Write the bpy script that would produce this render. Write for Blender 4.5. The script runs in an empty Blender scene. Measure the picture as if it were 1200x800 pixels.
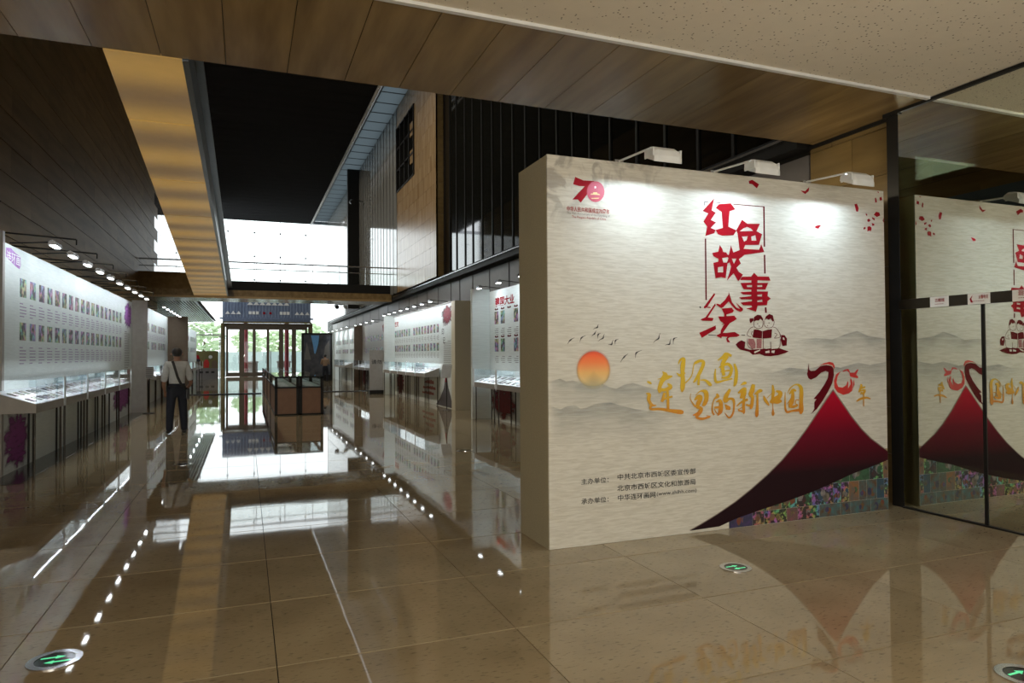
import bpy, bmesh, math, random
from mathutils import Vector, Matrix
from mathutils.geometry import tessellate_polygon
random.seed(7)
SC = bpy.context.scene
COL = SC.collection

# ------------------------------------------------------------------ camera
F = 801.7
EYE = Vector((0, 0, 1.55))
def _c(u, v): return Vector((u - 600, -(v - 400), -F))
_dy = _c(288, 417).normalized()
_dx = _c(2660, 403); _dx = (_dx - _dx.dot(_dy) * _dy).normalized()
_dz = _dx.cross(_dy)
ROT = Matrix((_dx, _dy, _dz))
cam = bpy.data.cameras.new('camera'); co = bpy.data.objects.new('camera', cam); COL.objects.link(co)
cam.sensor_width = 36; cam.lens = F / 1200 * 36; cam.clip_end = 400; cam.clip_start = .05
co.matrix_world = Matrix.Translation(EYE) @ ROT.to_4x4()
SC.camera = co
def at(u, v, X=None, Y=None, Z=None):
    """a point of the photograph on a wall, a transverse plane or a level"""
    r = ROT @ _c(u, v)
    t = (X - EYE.x) / r.x if X is not None else (Y - EYE.y) / r.y if Y is not None else (Z - EYE.z) / r.z
    return EYE + r * t

# ------------------------------------------------------------------ world, exposure, large lights
W = bpy.data.worlds.new('overcast_sky'); SC.world = W; W.use_nodes = True
wn = W.node_tree.nodes; bg = wn['Background']
tc = wn.new('ShaderNodeTexCoord'); sx = wn.new('ShaderNodeSeparateXYZ'); rp = wn.new('ShaderNodeValToRGB')
W.node_tree.links.new(tc.outputs['Generated'], sx.inputs[0]); W.node_tree.links.new(sx.outputs[2], rp.inputs[0])
rp.color_ramp.elements[0].position = 0.0; rp.color_ramp.elements[0].color = (.93, .97, 1, 1)
rp.color_ramp.elements[1].position = .9; rp.color_ramp.elements[1].color = (.82, .91, 1, 1)
W.node_tree.links.new(rp.outputs[0], bg.inputs[0]); bg.inputs[1].default_value = 2.8
SC.view_settings.view_transform = 'Standard'; SC.view_settings.look = 'None'
SC.view_settings.exposure = 0.0; SC.view_settings.gamma = 1.0; SC.view_settings.use_curve_mapping = False
SC.cycles.max_bounces = 8; SC.cycles.diffuse_bounces = 4; SC.cycles.glossy_bounces = 5
SC.cycles.transparent_max_bounces = 16; SC.cycles.sample_clamp_indirect = 6
SC.cycles.caustics_reflective = False; SC.cycles.caustics_refractive = False

def light(kind, loc, target, power, color=(1, 1, 1), size=.3, size_y=None, spot=1.0, blend=.3, name='lamp_light', parent=None):
    l = bpy.data.lights.new(name, kind); l.energy = power; l.color = color
    if kind == 'AREA':
        l.size = size
        if size_y: l.shape = 'RECTANGLE'; l.size_y = size_y
    elif kind == 'SPOT':
        l.spot_size = spot; l.spot_blend = blend; l.shadow_soft_size = size
    else: l.shadow_soft_size = size
    o = bpy.data.objects.new(name, l); COL.objects.link(o)
    o.location = loc
    o.rotation_euler = (Vector(target) - Vector(loc)).to_track_quat('-Z', 'Y').to_euler()
    return o
WARM = (1, .92, .78)
# area lights added under the unseen lobby ceiling to fill the foreground
for x in (-5, -1.5, 2, 5):
    for y in (-6.5, -3.5):
        light('AREA', (x, y, 3.9), (x, y, 0), 62, WARM, 1.1, .5, name='lobby_fill_light')
# daylight from the lobby's glazed front
light('AREA', (-1, -8.7, 2.2), (-.5, 5, 1.6), 200, (.92, .97, 1), 10, 3.4, name='lobby_daylight')
# upward fill added behind the camera to brighten the near ceiling and soffit
for x in (-3.2, -.4, 2.6, 5.2):
    light('AREA', (x, -1.6, 1.7), (x + .2, 2.2, 4), 50, (1, .93, .8), .5, .3, name='upward_fill_light')
light('AREA', (5.2, 5.72, 3.22), (6.2, 5.6, 3.1), 5, (1, .86, .6), .25, .1, name='poster_back_fill_light')  # hidden fill added behind the poster wall to brighten the tiled wall
light('AREA', (4.2, 5.85, 3.0), (4.8, 8.0, 1.2), 20, (1, .95, .75), .3, .1, name='poster_back_fill_light')  # second hidden fill, added for the dark space behind the poster
light('AREA', (8.0, 4.5, 3.9), (7.6, 7, 1), 160, (1, .95, .75), 1.0, .4, name='side_room_fill_light')  # unseen fill added so the side room tints the door glass olive
# warm spots added out of sight above the ceiling band to brighten the hall
for y in (16, 20, 25, 31, 38, 46):
    light('SPOT', (-2.3, y, 11.7), (5.6, y + 1, 2.5), 800, (1, .90, .74), .05, spot=math.radians(112), blend=.6, name='hall_fill_light')

# ------------------------------------------------------------------ materials
def mat(name, color, rough=.5, metal=0.0, var=.06, scale=8, stretch=(1, 1, 1), emit=None, estr=0, spec=.5, bump=0, bscale=None, c2=None, rnd=0, ior=None, detail=4):
    m = bpy.data.materials.new(name); m.use_nodes = True
    nt = m.node_tree; n = nt.nodes; L = nt.links; p = n['Principled BSDF']
    p.inputs['Roughness'].default_value = rough; p.inputs['Metallic'].default_value = metal
    p.inputs['Specular IOR Level'].default_value = spec
    if ior: p.inputs['IOR'].default_value = ior
    t = n.new('ShaderNodeTexCoord'); mp = n.new('ShaderNodeMapping'); mp.inputs['Scale'].default_value = stretch
    L.new(t.outputs['Object'], mp.inputs[0])
    nz = n.new('ShaderNodeTexNoise'); nz.inputs['Scale'].default_value = scale; nz.inputs['Detail'].default_value = detail
    L.new(mp.outputs[0], nz.inputs['Vector'])
    r = n.new('ShaderNodeValToRGB')
    c2 = c2 or tuple(max(0, c * (1 - 2 * var)) for c in color)
    r.color_ramp.elements[0].position = .3; r.color_ramp.elements[0].color = (*c2, 1)
    r.color_ramp.elements[1].position = .7; r.color_ramp.elements[1].color = (*color, 1)
    L.new(nz.outputs['Fac'], r.inputs[0])
    out = r.outputs[0]
    if rnd:
        oi = n.new('ShaderNodeObjectInfo'); mr = n.new('ShaderNodeMapRange')
        mr.inputs['To Min'].default_value = 1 - rnd; mr.inputs['To Max'].default_value = 1 + rnd * .5
        L.new(oi.outputs['Random'], mr.inputs[0])
        hs = n.new('ShaderNodeHueSaturation'); L.new(out, hs.inputs['Color']); L.new(mr.outputs[0], hs.inputs['Value']); out = hs.outputs[0]
        ad = n.new('ShaderNodeVectorMath'); ad.operation = 'ADD'; L.new(mp.outputs[0], ad.inputs[0])
        ml = n.new('ShaderNodeMath'); ml.operation = 'MULTIPLY'; ml.inputs[1].default_value = 37; L.new(oi.outputs['Random'], ml.inputs[0])
        L.new(ml.outputs[0], ad.inputs[1]); L.new(ad.outputs[0], nz.inputs['Vector'])
    L.new(out, p.inputs['Base Color'])
    if emit: p.inputs['Emission Color'].default_value = (*emit, 1); p.inputs['Emission Strength'].default_value = estr
    if bump:
        b = n.new('ShaderNodeBump'); b.inputs['Strength'].default_value = bump; b.inputs['Distance'].default_value = .02
        if bscale:
            nb = n.new('ShaderNodeTexNoise'); nb.inputs['Scale'].default_value = bscale; L.new(mp.outputs[0], nb.inputs['Vector']); L.new(nb.outputs['Fac'], b.inputs['Height'])
        else: L.new(nz.outputs['Fac'], b.inputs['Height'])
        L.new(b.outputs[0], p.inputs['Normal'])
    return m
def glass(name, tint=(1, 1, 1), refl=.03, rough=.0, gcol=(1, 1, 1), fres=True):
    m = bpy.data.materials.new(name); m.use_nodes = True; nt = m.node_tree; n = nt.nodes; L = nt.links
    n.remove(n['Principled BSDF']); o = n['Material Output']
    tr = n.new('ShaderNodeBsdfTransparent'); tr.inputs[0].default_value = (*tint, 1)
    gl = n.new('ShaderNodeBsdfGlossy'); gl.inputs[0].default_value = (*gcol, 1); gl.inputs['Roughness'].default_value = rough
    mx = n.new('ShaderNodeMixShader')
    if fres:
        fr = n.new('ShaderNodeLayerWeight'); fr.inputs[0].default_value = .5
        pw_ = n.new('ShaderNodeMath'); pw_.operation = 'POWER'; pw_.inputs[1].default_value = 5; L.new(fr.outputs['Facing'], pw_.inputs[0])
        ma = n.new('ShaderNodeMath'); ma.operation = 'MULTIPLY_ADD'; ma.inputs[1].default_value = .8; ma.inputs[2].default_value = refl; L.new(pw_.outputs[0], ma.inputs[0])
        L.new(ma.outputs[0], mx.inputs[0])
    else: mx.inputs[0].default_value = refl
    L.new(tr.outputs[0], mx.inputs[1]); L.new(gl.outputs[0], mx.inputs[2]); L.new(mx.outputs[0], o.inputs[0])
    return m
def picture_mat(name, sat=.55, val=.5, lo=.4, hi=.6, bs=11):
    """printed pictures: every object or patch gets its own colours"""
    m = bpy.data.materials.new(name); m.use_nodes = True; nt = m.node_tree; n = nt.nodes; L = nt.links; p = n['Principled BSDF']
    t = n.new('ShaderNodeTexCoord'); oi = n.new('ShaderNodeObjectInfo')
    ml = n.new('ShaderNodeMath'); ml.operation = 'MULTIPLY'; ml.inputs[1].default_value = 91
    L.new(oi.outputs['Random'], ml.inputs[0])
    ad = n.new('ShaderNodeVectorMath'); ad.operation = 'ADD'; L.new(t.outputs['Object'], ad.inputs[0]); L.new(ml.outputs[0], ad.inputs[1])
    a = n.new('ShaderNodeTexNoise'); a.inputs['Scale'].default_value = 4.5; a.inputs['Detail'].default_value = 1; L.new(ad.outputs[0], a.inputs[0])
    b = n.new('ShaderNodeTexNoise'); b.inputs['Scale'].default_value = bs; b.inputs['Detail'].default_value = 3; L.new(ad.outputs[0], b.inputs[0])
    hu = n.new('ShaderNodeMapRange'); hu.inputs['From Min'].default_value = .35; hu.inputs['From Max'].default_value = .65
    hu.inputs['To Min'].default_value = -.1; hu.inputs['To Max'].default_value = .75; L.new(a.outputs['Fac'], hu.inputs[0])
    h2 = n.new('ShaderNodeMath'); h2.operation = 'ADD'; L.new(hu.outputs[0], h2.inputs[0]); L.new(ml.outputs[0], h2.inputs[1])
    h3 = n.new('ShaderNodeMath'); h3.operation = 'FRACT'; L.new(h2.outputs[0], h3.inputs[0])
    va = n.new('ShaderNodeMapRange'); va.inputs['From Min'].default_value = lo; va.inputs['From Max'].default_value = hi
    va.inputs['To Min'].default_value = .01; va.inputs['To Max'].default_value = val; L.new(b.outputs['Fac'], va.inputs[0])
    cc = n.new('ShaderNodeCombineColor'); cc.mode = 'HSV'; cc.inputs[1].default_value = sat
    L.new(h3.outputs[0], cc.inputs[0]); L.new(va.outputs[0], cc.inputs[2]); L.new(cc.outputs[0], p.inputs['Base Color'])
    p.inputs['Roughness'].default_value = .4
    return m

M = {}
# polished beige limestone floor
def floor_mat():
    m = mat('polished_limestone', (.36, .288, .18), .03, var=.12, scale=2.2, c2=(.28, .215, .128), rnd=.10, spec=.6, bump=0)
    nt = m.node_tree; n = nt.nodes; L = nt.links; p = n['Principled BSDF']
    t = n.new('ShaderNodeTexCoord'); mp = n.new('ShaderNodeMapping'); mp.inputs['Scale'].default_value = (22, 60, 22)
    L.new(t.outputs['Object'], mp.inputs[0])
    v = n.new('ShaderNodeTexNoise'); v.inputs['Scale'].default_value = 1; v.inputs['Detail'].default_value = 5; L.new(mp.outputs[0], v.inputs[0])
    r = n.new('ShaderNodeValToRGB'); r.color_ramp.elements[0].position = .27; r.color_ramp.elements[0].color = (.45, .45, .45, 1)
    r.color_ramp.elements[1].position = .42; r.color_ramp.elements[1].color = (1, 1, 1, 1); L.new(v.outputs['Fac'], r.inputs[0])
    mx = n.new('ShaderNodeMix'); mx.data_type = 'RGBA'; mx.blend_type = 'MULTIPLY'; mx.inputs[0].default_value = 1
    src = p.inputs['Base Color'].links[0].from_socket
    L.new(src, mx.inputs[6]); L.new(r.outputs[0], mx.inputs[7]); L.new(mx.outputs[2], p.inputs['Base Color'])
    w = n.new('ShaderNodeTexNoise'); w.inputs['Scale'].default_value = 1.4; w.inputs['Detail'].default_value = 2
    L.new(n.new('ShaderNodeNewGeometry').outputs['Position'], w.inputs[0])
    b = n.new('ShaderNodeBump'); b.inputs['Strength'].default_value = .03; b.inputs['Distance'].default_value = .02
    L.new(w.outputs['Fac'], b.inputs['Height']); L.new(b.outputs[0], p.inputs['Normal'])
    return m
M['floor'] = floor_mat()
M['grout'] = mat('dark_grout', (.012, .008, .005), .8, spec=.1)
# travertine of the beam and walls: brown veins running one way
def travertine(name, c1, c2, stretch, rough=.18, rnd=.1, spec=.5):
    m = mat(name, c1, rough, c2=c2, scale=1.6, stretch=stretch, rnd=rnd, spec=spec, detail=8)
    return m
M['beam'] = travertine('travertine_soffit', (.33, .225, .10), (.20, .13, .055), (4, .5, 4), .22, .08)
M['wall_stone'] = travertine('polished_travertine_wall', (.27, .17, .068), (.18, .11, .042), (3, .35, 3), .5, .10, .05)
M['wall_polished'] = travertine('mirror_polished_travertine', (.20, .13, .062), (.13, .083, .038), (3, .35, 3), .04, .10, .8)
M['tile_stone'] = travertine('dark_travertine_tile', (.22, .15, .06), (.15, .10, .04), (2, .6, 6), .3, .08)
M['right_stone'] = travertine('pale_travertine_wall', (.42, .30, .17), (.26, .16, .07), (3, 3, .4), .2, .08, .35)
def perforated():
    m = mat('perforated_ceiling_board', (.78, .70, .56), .7, var=.02)
    nt = m.node_tree; n = nt.nodes; L = nt.links; p = n['Principled BSDF']
    t = n.new('ShaderNodeTexCoord'); mp = n.new('ShaderNodeMapping'); mp.inputs['Scale'].default_value = (26, 26, .01); L.new(t.outputs['Object'], mp.inputs[0])
    v = n.new('ShaderNodeTexVoronoi'); v.inputs['Scale'].default_value = 1; v.inputs['Randomness'].default_value = .9; L.new(mp.outputs[0], v.inputs['Vector'])
    r = n.new('ShaderNodeValToRGB'); r.color_ramp.elements[0].position = .14; r.color_ramp.elements[0].color = (.2, .15, .1, 1)
    r.color_ramp.elements[1].position = .2; r.color_ramp.elements[1].color = (1, 1, 1, 1); L.new(v.outputs['Distance'], r.inputs[0])
    mx = n.new('ShaderNodeMix'); mx.data_type = 'RGBA'; mx.blend_type = 'MULTIPLY'; mx.inputs[0].default_value = 1
    src = p.inputs['Base Color'].links[0].from_socket
    L.new(src, mx.inputs[6]); L.new(r.outputs[0], mx.inputs[7]); L.new(mx.outputs[2], p.inputs['Base Color'])
    return m
M['perf'] = perforated()
M['black_metal'] = mat('black_metal', (.012, .011, .01), .5, .0, spec=.25)
M['black_ceiling'] = mat('black_slatted_ceiling', (.035, .035, .037), .75, .0, stretch=(1, 12, 1), scale=2, spec=.0)
M['dark_glass'] = mat('dark_glazing', (.010, .010, .008), .04, 0, spec=.8)
M['bronze'] = mat('bronze_frame', (.03, .024, .016), .3, .6)
M['steel'] = mat('brushed_steel', (.45, .46, .48), .25, .9)
M['chrome'] = mat('chrome', (.7, .7, .72), .12, 1)
M['grey_trim'] = mat('grey_blue_trim', (.10, .12, .14), .3, .5)
M['grey_panel'] = mat('grey_wall_cladding', (.17, .155, .15), .35, .1, rnd=.08)
M['white_paint'] = mat('white_paint', (.78, .78, .76), .5)
M['lamp_white'] = mat('white_lamp_shell', (.72, .74, .74), .35)
M['gray_box'] = mat('warm_grey_board', (.36, .34, .31), .6)
M['beige_box'] = mat('beige_board', (.66, .60, .44), .6, stretch=(1, 14, .3), scale=1.2)
M['brown_box'] = mat('brown_board', (.16, .11, .07), .6)
def board(name, c1, c2):
    m = mat(name, c1, .6, c2=c2, scale=3, stretch=(1.2, 1.2, 14), detail=3, bump=.12)
    n = m.node_tree.nodes; L = m.node_tree.links
    return m
M['panel'] = board('printed_wavy_paper_grey', (.70, .75, .73), (.62, .67, .65))
M['glass'] = glass('clear_glass', (.97, .99, .98), .03)
M['case_glass'] = glass('vitrine_glass', (.95, .97, .98), .02)
M['frost'] = mat('frosted_clip', (.75, .8, .82), .4)
M['mirror'] = glass('reflective_door_glass', (.75, .80, .62), .82, .0, (.90, .94, .88), fres=False)
M['shell_dark'] = mat('dark_masonry', (.06, .05, .04), .8)
M['shell_light'] = mat('lobby_plaster', (.62, .56, .44), .8)
M['red'] = mat('red_print', (.30, .004, .012), .6, c2=(.24, .003, .010), spec=.1)
M['darkred'] = mat('dark_red_print', (.10, .002, .006), .6, spec=.1)
M['black_print'] = mat('black_print', (.012, .010, .010), .5)
M['grey_print'] = mat('grey_print', (.18, .17, .16), .5)
M['white_print'] = mat('white_print', (.8, .8, .78), .5)
M['purple'] = mat('purple_print', (.42, .20, .55), .5, c2=(.30, .08, .38), scale=14)
M['magenta'] = mat('magenta_wash_print', (.16, .01, .13), .5, c2=(.30, .04, .10), scale=6)
M['caption'] = mat('mauve_caption_print', (.36, .28, .42), .5)
M['pic'] = picture_mat('printed_picture')
M['book'] = picture_mat('booklet_cover', .18, .6)
M['paper'] = mat('white_paper', (.75, .77, .77), .6)
M['white_lit'] = mat('white_case_lining', (.82, .86, .88), .5)
M['skin'] = mat('skin', (.36, .19, .12), .5)
M['hair'] = mat('black_hair', (.012, .009, .008), .45, scale=60)
M['shirt'] = mat('white_shirt', (.60, .60, .58), .8, var=.08, scale=14)
M['trousers'] = mat('navy_trousers', (.012, .014, .024), .8)
M['leather'] = mat('black_leather', (.012, .011, .011), .4)
M['gold'] = None

# ------------------------------------------------------------------ helpers
def origin(o):
    v = Vector((0, 0, 0))
    while o is not None: v += o.location; o = o.parent
    return v
def link(o, parent):
    COL.objects.link(o)
    if parent is not None: o.parent = parent
    return o
def tag(o, label=None, cat=None, group=None, kind=None):
    if label: o['label'] = label
    if cat: o['category'] = cat
    if group: o['group'] = group
    if kind: o['kind'] = kind
    return o
def thing(name, loc, label, cat, group=None):
    o = bpy.data.objects.new(name, None); o.location = loc; COL.objects.link(o); o.empty_display_size = .1
    return tag(o, label, cat, group)
class MB:
    def __init__(s): s.v = []; s.f = []
    def add(s, vs, fs):
        b = len(s.v); s.v += [Vector(p) for p in vs]; s.f += [tuple(b + i for i in f) for f in fs]; return s
    def box(s, x0, x1, y0, y1, z0, z1):
        return s.add([(x0, y0, z0), (x1, y0, z0), (x1, y1, z0), (x0, y1, z0), (x0, y0, z1), (x1, y0, z1), (x1, y1, z1), (x0, y1, z1)],
                     [(3, 2, 1, 0), (4, 5, 6, 7), (0, 1, 5, 4), (1, 2, 6, 5), (2, 3, 7, 6), (3, 0, 4, 7)])
    def prism(s, prof, axis, a0, a1):
        n = len(prof)
        def P(p, a): return (a, p[0], p[1]) if axis == 'x' else (p[0], a, p[1]) if axis == 'y' else (p[0], p[1], a)
        return s.add([P(p, a0) for p in prof] + [P(p, a1) for p in prof],
                     [tuple(range(n - 1, -1, -1)), tuple(range(n, 2 * n))] + [(i, (i + 1) % n, n + (i + 1) % n, n + i) for i in range(n)])
    def tube(s, p0, p1, r, r1=None, n=10):
        p0 = Vector(p0); p1 = Vector(p1); d = (p1 - p0).normalized(); a = d.orthogonal().normalized(); b = d.cross(a); r1 = r if r1 is None else r1
        vs = []
        for p, q in ((p0, r), (p1, r1)):
            for i in range(n):
                t = 2 * math.pi * i / n; vs.append(p + (a * math.cos(t) + b * math.sin(t)) * q)
        return s.add(vs, [tuple(range(n - 1, -1, -1)), tuple(range(n, 2 * n))] + [(i, (i + 1) % n, n + (i + 1) % n, n + i) for i in range(n)])
    def quad(s, a, b, c, d): return s.add([a, b, c, d], [(0, 1, 2, 3)])
    def disc(s, c, r, z, n=32, r0=0, h=.004):
        vs = []; fs = []
        for i in range(n):
            t = 2 * math.pi * i / n
            vs += [(c[0] + r * math.cos(t), c[1] + r * math.sin(t), z + h), (c[0] + r * math.cos(t), c[1] + r * math.sin(t), z)]
            if r0: vs += [(c[0] + r0 * math.cos(t), c[1] + r0 * math.sin(t), z + h)]
        k = 3 if r0 else 2
        for i in range(n):
            j = (i + 1) % n; fs.append((k * i, k * i + 1, k * j + 1, k * j))
            if r0: fs.append((k * i, k * j, k * j + 2, k * i + 2))
        if not r0: fs.append(tuple(k * i for i in range(n)))
        return s.add(vs, fs)
    def build(s, name, m, parent=None, kind=None, label=None, smooth=False):
        o0 = origin(parent)
        me = bpy.data.meshes.new(name); me.from_pydata([p - o0 for p in s.v], [], s.f); me.materials.append(m)
        bm = bmesh.new(); bm.from_mesh(me); bmesh.ops.recalc_face_normals(bm, faces=bm.faces); bm.to_mesh(me); bm.free()
        if smooth:
            for p in me.polygons: p.use_smooth = True
        o = link(bpy.data.objects.new(name, me), parent)
        if kind: o['kind'] = kind
        if label: o['label'] = label
        return o
def box(name, m, x0, x1, y0, y1, z0, z1, parent=None, kind=None, label=None):
    return MB().box(x0, x1, y0, y1, z0, z1).build(name, m, parent, kind, label)
def copy_tree(o, parent=None, off=None):
    kids = [c for c in KIDS.get(o.name, [])] if False else [c for c in COL.objects if c.parent == o] if False else list(o.children)
    c = o.copy(); COL.objects.link(c); c.parent = parent
    if off is not None: c.location = o.location + Vector(off)
    for k in kids: copy_tree(k, c)
    return c

# ================================================================== THE SETTING
ZC = 3.986; XG = 6.22; XL = -3.9
# ---- floor
fl = box('floor', M['grout'], -9, 12, -9, 58, -.12, -.016, kind='structure')
TW, TD, GAP, GAPX = 1.28, .965, .011, .005
tile_me = {}
def tile(x0, x1, y0, y1):
    key = (round(x1 - x0, 3), round(y1 - y0, 3))
    if key not in tile_me:
        w, d = key; b = MB().box(0, w, 0, d, -.016, 0)
        me = bpy.data.meshes.new('tile'); me.from_pydata(b.v, [], b.f); me.materials.append(M['floor']); tile_me[key] = me
    o = bpy.data.objects.new('tile', tile_me[key]); o.location = (x0, y0, 0); link(o, fl)
rest = MB()
for j in range(-14, 56):
    y0 = 4.605 + TD * j; y1 = y0 + TD - GAP
    for k in range(-8, 7):
        x0 = .15 + TW * k; x1 = x0 + TW - GAPX
        if y0 > 6.1 and (x1 < XL or x0 > 6.3): continue
        if y1 > 56 or x0 > 11: continue
        if -3 <= j <= 26 and x1 > -3.9 and x0 < 6.3: tile(x0, x1, y0, y1)
        else: rest.box(x0, x1, y0, y1, -.016, 0)
box('dark_floor_strip', mat('dark_strip_surface', (.045, .038, .03), .12), -2.95, -2.575, 10.0, 21.45, 0, .003, fl)  # thin dark strip on the floor along the near left showcases
rest.build('tile_field', M['floor'], fl, kind='stuff')

# ---- near ceiling, beam soffit with stone panels
cl = box('ceiling', M['perf'], -9, XG + 3.8, -9, 4.64, 3.995, 4.3, kind='structure')
MB().box(-9, 12, 4.60, 4.64, 3.97, 3.999).build('ceiling_edge_trim', M['white_paint'], cl)
bc = box('trim_1', M['shell_dark'], -9, XG + 3.8, 4.64, 6.15, 4.02, 12.3, kind='structure')
for k in range(-21, 11):
    x0 = 1.301 + .485 * k
    if x0 > 6.2: continue
    box('panel', M['beam'], x0, x0 + .479, 4.645, 6.15, ZC, 4.02, bc)

# ---- left polished stone wall
wl = box('wall_left', M['grout'], XL - .3, XL - .03, 6.15, 48.7, 0, 12.2, kind='structure')
box('base_cladding', M['wall_stone'], XL - .03, XL, 6.15, 48.7, 0, 3.135, wl)
for r in range(16):
    z0 = 3.14 + .54 * r; w = 2.4
    for c in range(18):
        y0 = 6.15 + w * c + (1.2 if r % 2 else 0)
        y1 = min(y0 + w - .002, 48.7)
        if y0 < 48: box('panel', M['wall_polished'] if y0 > 34 else M['wall_stone'], XL - .03, XL + .002 * ((r * 7 + c * 3) % 3 - 1), y0, y1, z0, z0 + .524, wl)
# ---- closing masses of the lobby and the side room
box('wall_back', M['shell_light'], -9, 12, -9.3, -9, 0, 4.3, kind='structure')
box('wall_lobby_left', M['shell_light'], -9.3, -9, -9, 6.15, 0, 4.3, kind='structure')
box('wall_gallery_front', M['shell_dark'], -9.3, XL - .3, 6.15, 6.4, 0, 12, kind='structure')
box('wall_side_room', M['shell_dark'], 10, 10.2, -9, 8, 0, 4.3, kind='structure')
box('wall_side_room_end', M['tile_stone'], 6.6, 10, 7.9, 8.1, 0, 4.3, kind='structure')

# ---- right tiled wall beyond the glass doors
wt = box('wall_right', M['shell_dark'], XG + .035, XG + .3, 5.10, 6.22, 0, ZC, kind='structure')
for r in range(9):
    z0 = .02 + .485 * r - (.0 if r else .02); z1 = min(.02 + .485 * (r + 1) - .006, ZC)
    for a, b in ((5.10, 5.625), (5.631, 6.22)) if r % 2 else ((5.10, 5.9), (5.906, 6.22)) :
        if z0 < ZC: box('tile', M['tile_stone'], XG + .005, XG + .035, a, b, z0, z1, wt)

# ---- right hall wall: cladding, ledge, glazing, stone block
wr = box('wall_right_hall', M['black_metal'], XG + .06, XG + .3, 6.22, 58, 0, 12.2, kind='structure')
js = [6.22, 7.5, 8.9, 10.3, 11.8, 13.2, 14.7, 16.2, 17.7, 19.2, 20.5, 21.5, 23.1, 24.6, 26.2, 27.6, 29.6, 32.1, 34.5, 37, 39.5, 42, 45, 48, 51, 54]
for a, b in zip(js, js[1:]): box('cladding_panel', M['grey_panel'], XG + .02, XG + .06, a + .045, b - .045, 0, 3.9, wr)
lg = MB().box(6.05, XG + .06, 6.25, 54, 3.96, 4.17).build('trim_2', M['black_metal'], None, kind='structure')
MB().box(6.02, 6.05, 6.25, 54, 4.10, 4.13).build('ledge_rail', M['steel'], lg)
# glazed curtain wall Y 6.2 .. 22.3
w1 = box('window_1', M['bronze'], XG + .03, XG + .06, 6.25, 22.2, 4.17, 12.1, kind='structure')
my = [6.41, 7.57, 8.35, 9.2, 10.04, 10.95, 11.75, 12.5, 13.25, 14.16, 15.02, 15.85, 16.64, 17.37, 18.23, 19.08, 19.84, 20.74, 21.5]
for a, b in zip(my, my[1:]): box('pane', M['dark_glass'], XG + .005, XG + .03, a + .03, b - .03, 4.2, 12.0, w1)
for y in my: box('mullion', M['black_metal'], XG - .02, XG + .02, y - .03, y + .03, 4.17, 12.1, w1)
# stone block
sb = box('wall_right_upper', M['shell_dark'], 6.0, XG + .05, 22.25, 28.6, 4.17, 12.1, kind='structure')
for r in range(15):
    z0 = 4.18 + .53 * r; z1 = min(z0 + .524, 12.1)
    if z0 > 12: break
    box('panel', M['tile_stone'], 5.95, 6.2, 22.22, 22.25, z0, z1, sb)
    for c in range(4):
        y0 = 22.22 + 1.6 * c + (.8 if r % 2 else 0); y1 = min(y0 + 1.594, 28.6)
        if c == 0 and r % 2: box('panel', M['right_stone'], 5.95, 6.0, 22.22, 23.014, z0, z1, sb)
        if 8 <= r <= 12 and c >= 2: continue
        if y0 < 28.5: box('panel', M['right_stone'], 5.95, 6.0, y0, y1, z0, z1, sb)
# window openings in the stone block
w2 = box('window_2', M['dark_glass'], 5.99, 6.02, 25.4, 28.6, 8.4, 11.1, kind='structure')
for y in (25.42, 26.2, 27.0, 27.8, 28.55): box('mullion', M['black_metal'], 5.9, 5.99, y - .04, y + .04, 8.4, 11.1, w2)
for z in (8.42, 9.3, 10.2, 11.08): box('transom', M['black_metal'], 5.92, 5.99, 25.4, 28.6, z - .03, z + .03, w2)
# glass strips beyond the stone block, mirror-like at this angle
w3 = box('window_3', M['bronze'], 6.0, 6.05, 28.6, 39, 4.17, 12.1, kind='structure')
M['pale_glass'] = mat('pale_reflective_glazing', (.30, .30, .28), .06, .0, spec=.9, ior=1.7)
y = 28.65
while y < 38.9:
    box('pane', M['pale_glass'], 5.95, 6.0, y + .02, y + .70, 4.2, 12.0, w3); box('mullion', M['bronze'], 5.94, 6.0, y - .02, y + .02, 4.17, 12.1, w3); y += .74
box('trim_3', M['pale_glass'], 5.97, 6.22, 39.3, 54.9, 4.17, 12.1, kind='structure')
box('trim_4', M['black_metal'], 5.32, 5.97, 38.9, 39.2, 4.17, 12.1, kind='structure')

# ---- roof over the hall, truss, skylight strip
cb = box('ceiling_black', M['shell_dark'], -4.2, 4.72, 6.15, 55, 11.85, 12.2, kind='structure')
for i in range(49): box('slat', M['black_ceiling'], -4.2, 4.72, 6.2 + i, 7.17 + i, 11.80, 11.85, cb)
tr = MB()
tr.box(4.62, 4.66, 6.2, 55, 11.50, 11.54); tr.box(4.68, 4.72, 6.2, 55, 11.76, 11.80)
tb = MB()
n = 60
for i in range(n):
    y0 = 6.3 + i * 48.5 / n; y1 = y0 + 48.5 / n
    tb.tube((4.64, y0, 11.52), (4.70, (y0 + y1) / 2, 11.78), .018, n=5).tube((4.70, (y0 + y1) / 2, 11.78), (4.64, y1, 11.52), .018, n=5)
t1 = tr.build('trim_5', M['white_paint'], None, kind='structure'); tb.build('web_bars', M['white_paint'], t1, kind='stuff')
m = bpy.data.materials.new('skylight_frosted_glass'); m.use_nodes = True; nn = m.node_tree.nodes
nn.remove(nn['Principled BSDF']); tl = nn.new('ShaderNodeBsdfTranslucent'); tl.inputs[0].default_value = (.20, .22, .225, 1)
m.node_tree.links.new(tl.outputs[0], nn['Material Output'].inputs[0]); M['skylight'] = m
w4 = box('window_4', M['black_metal'], 4.9, 4.95, 6.2, 55, 11.9, 12.1, kind='structure')
for i in range(40):
    y0 = 6.2 + i * 1.22; box('pane', M['skylight'], 4.95, 6.0, y0 + .04, y0 + 1.18, 12.0, 12.02, w4)
    box('glazing_bar', M['black_metal'], 4.95, 6.0, y0 - .04, y0 + .03, 11.99, 12.0, w4)
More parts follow.
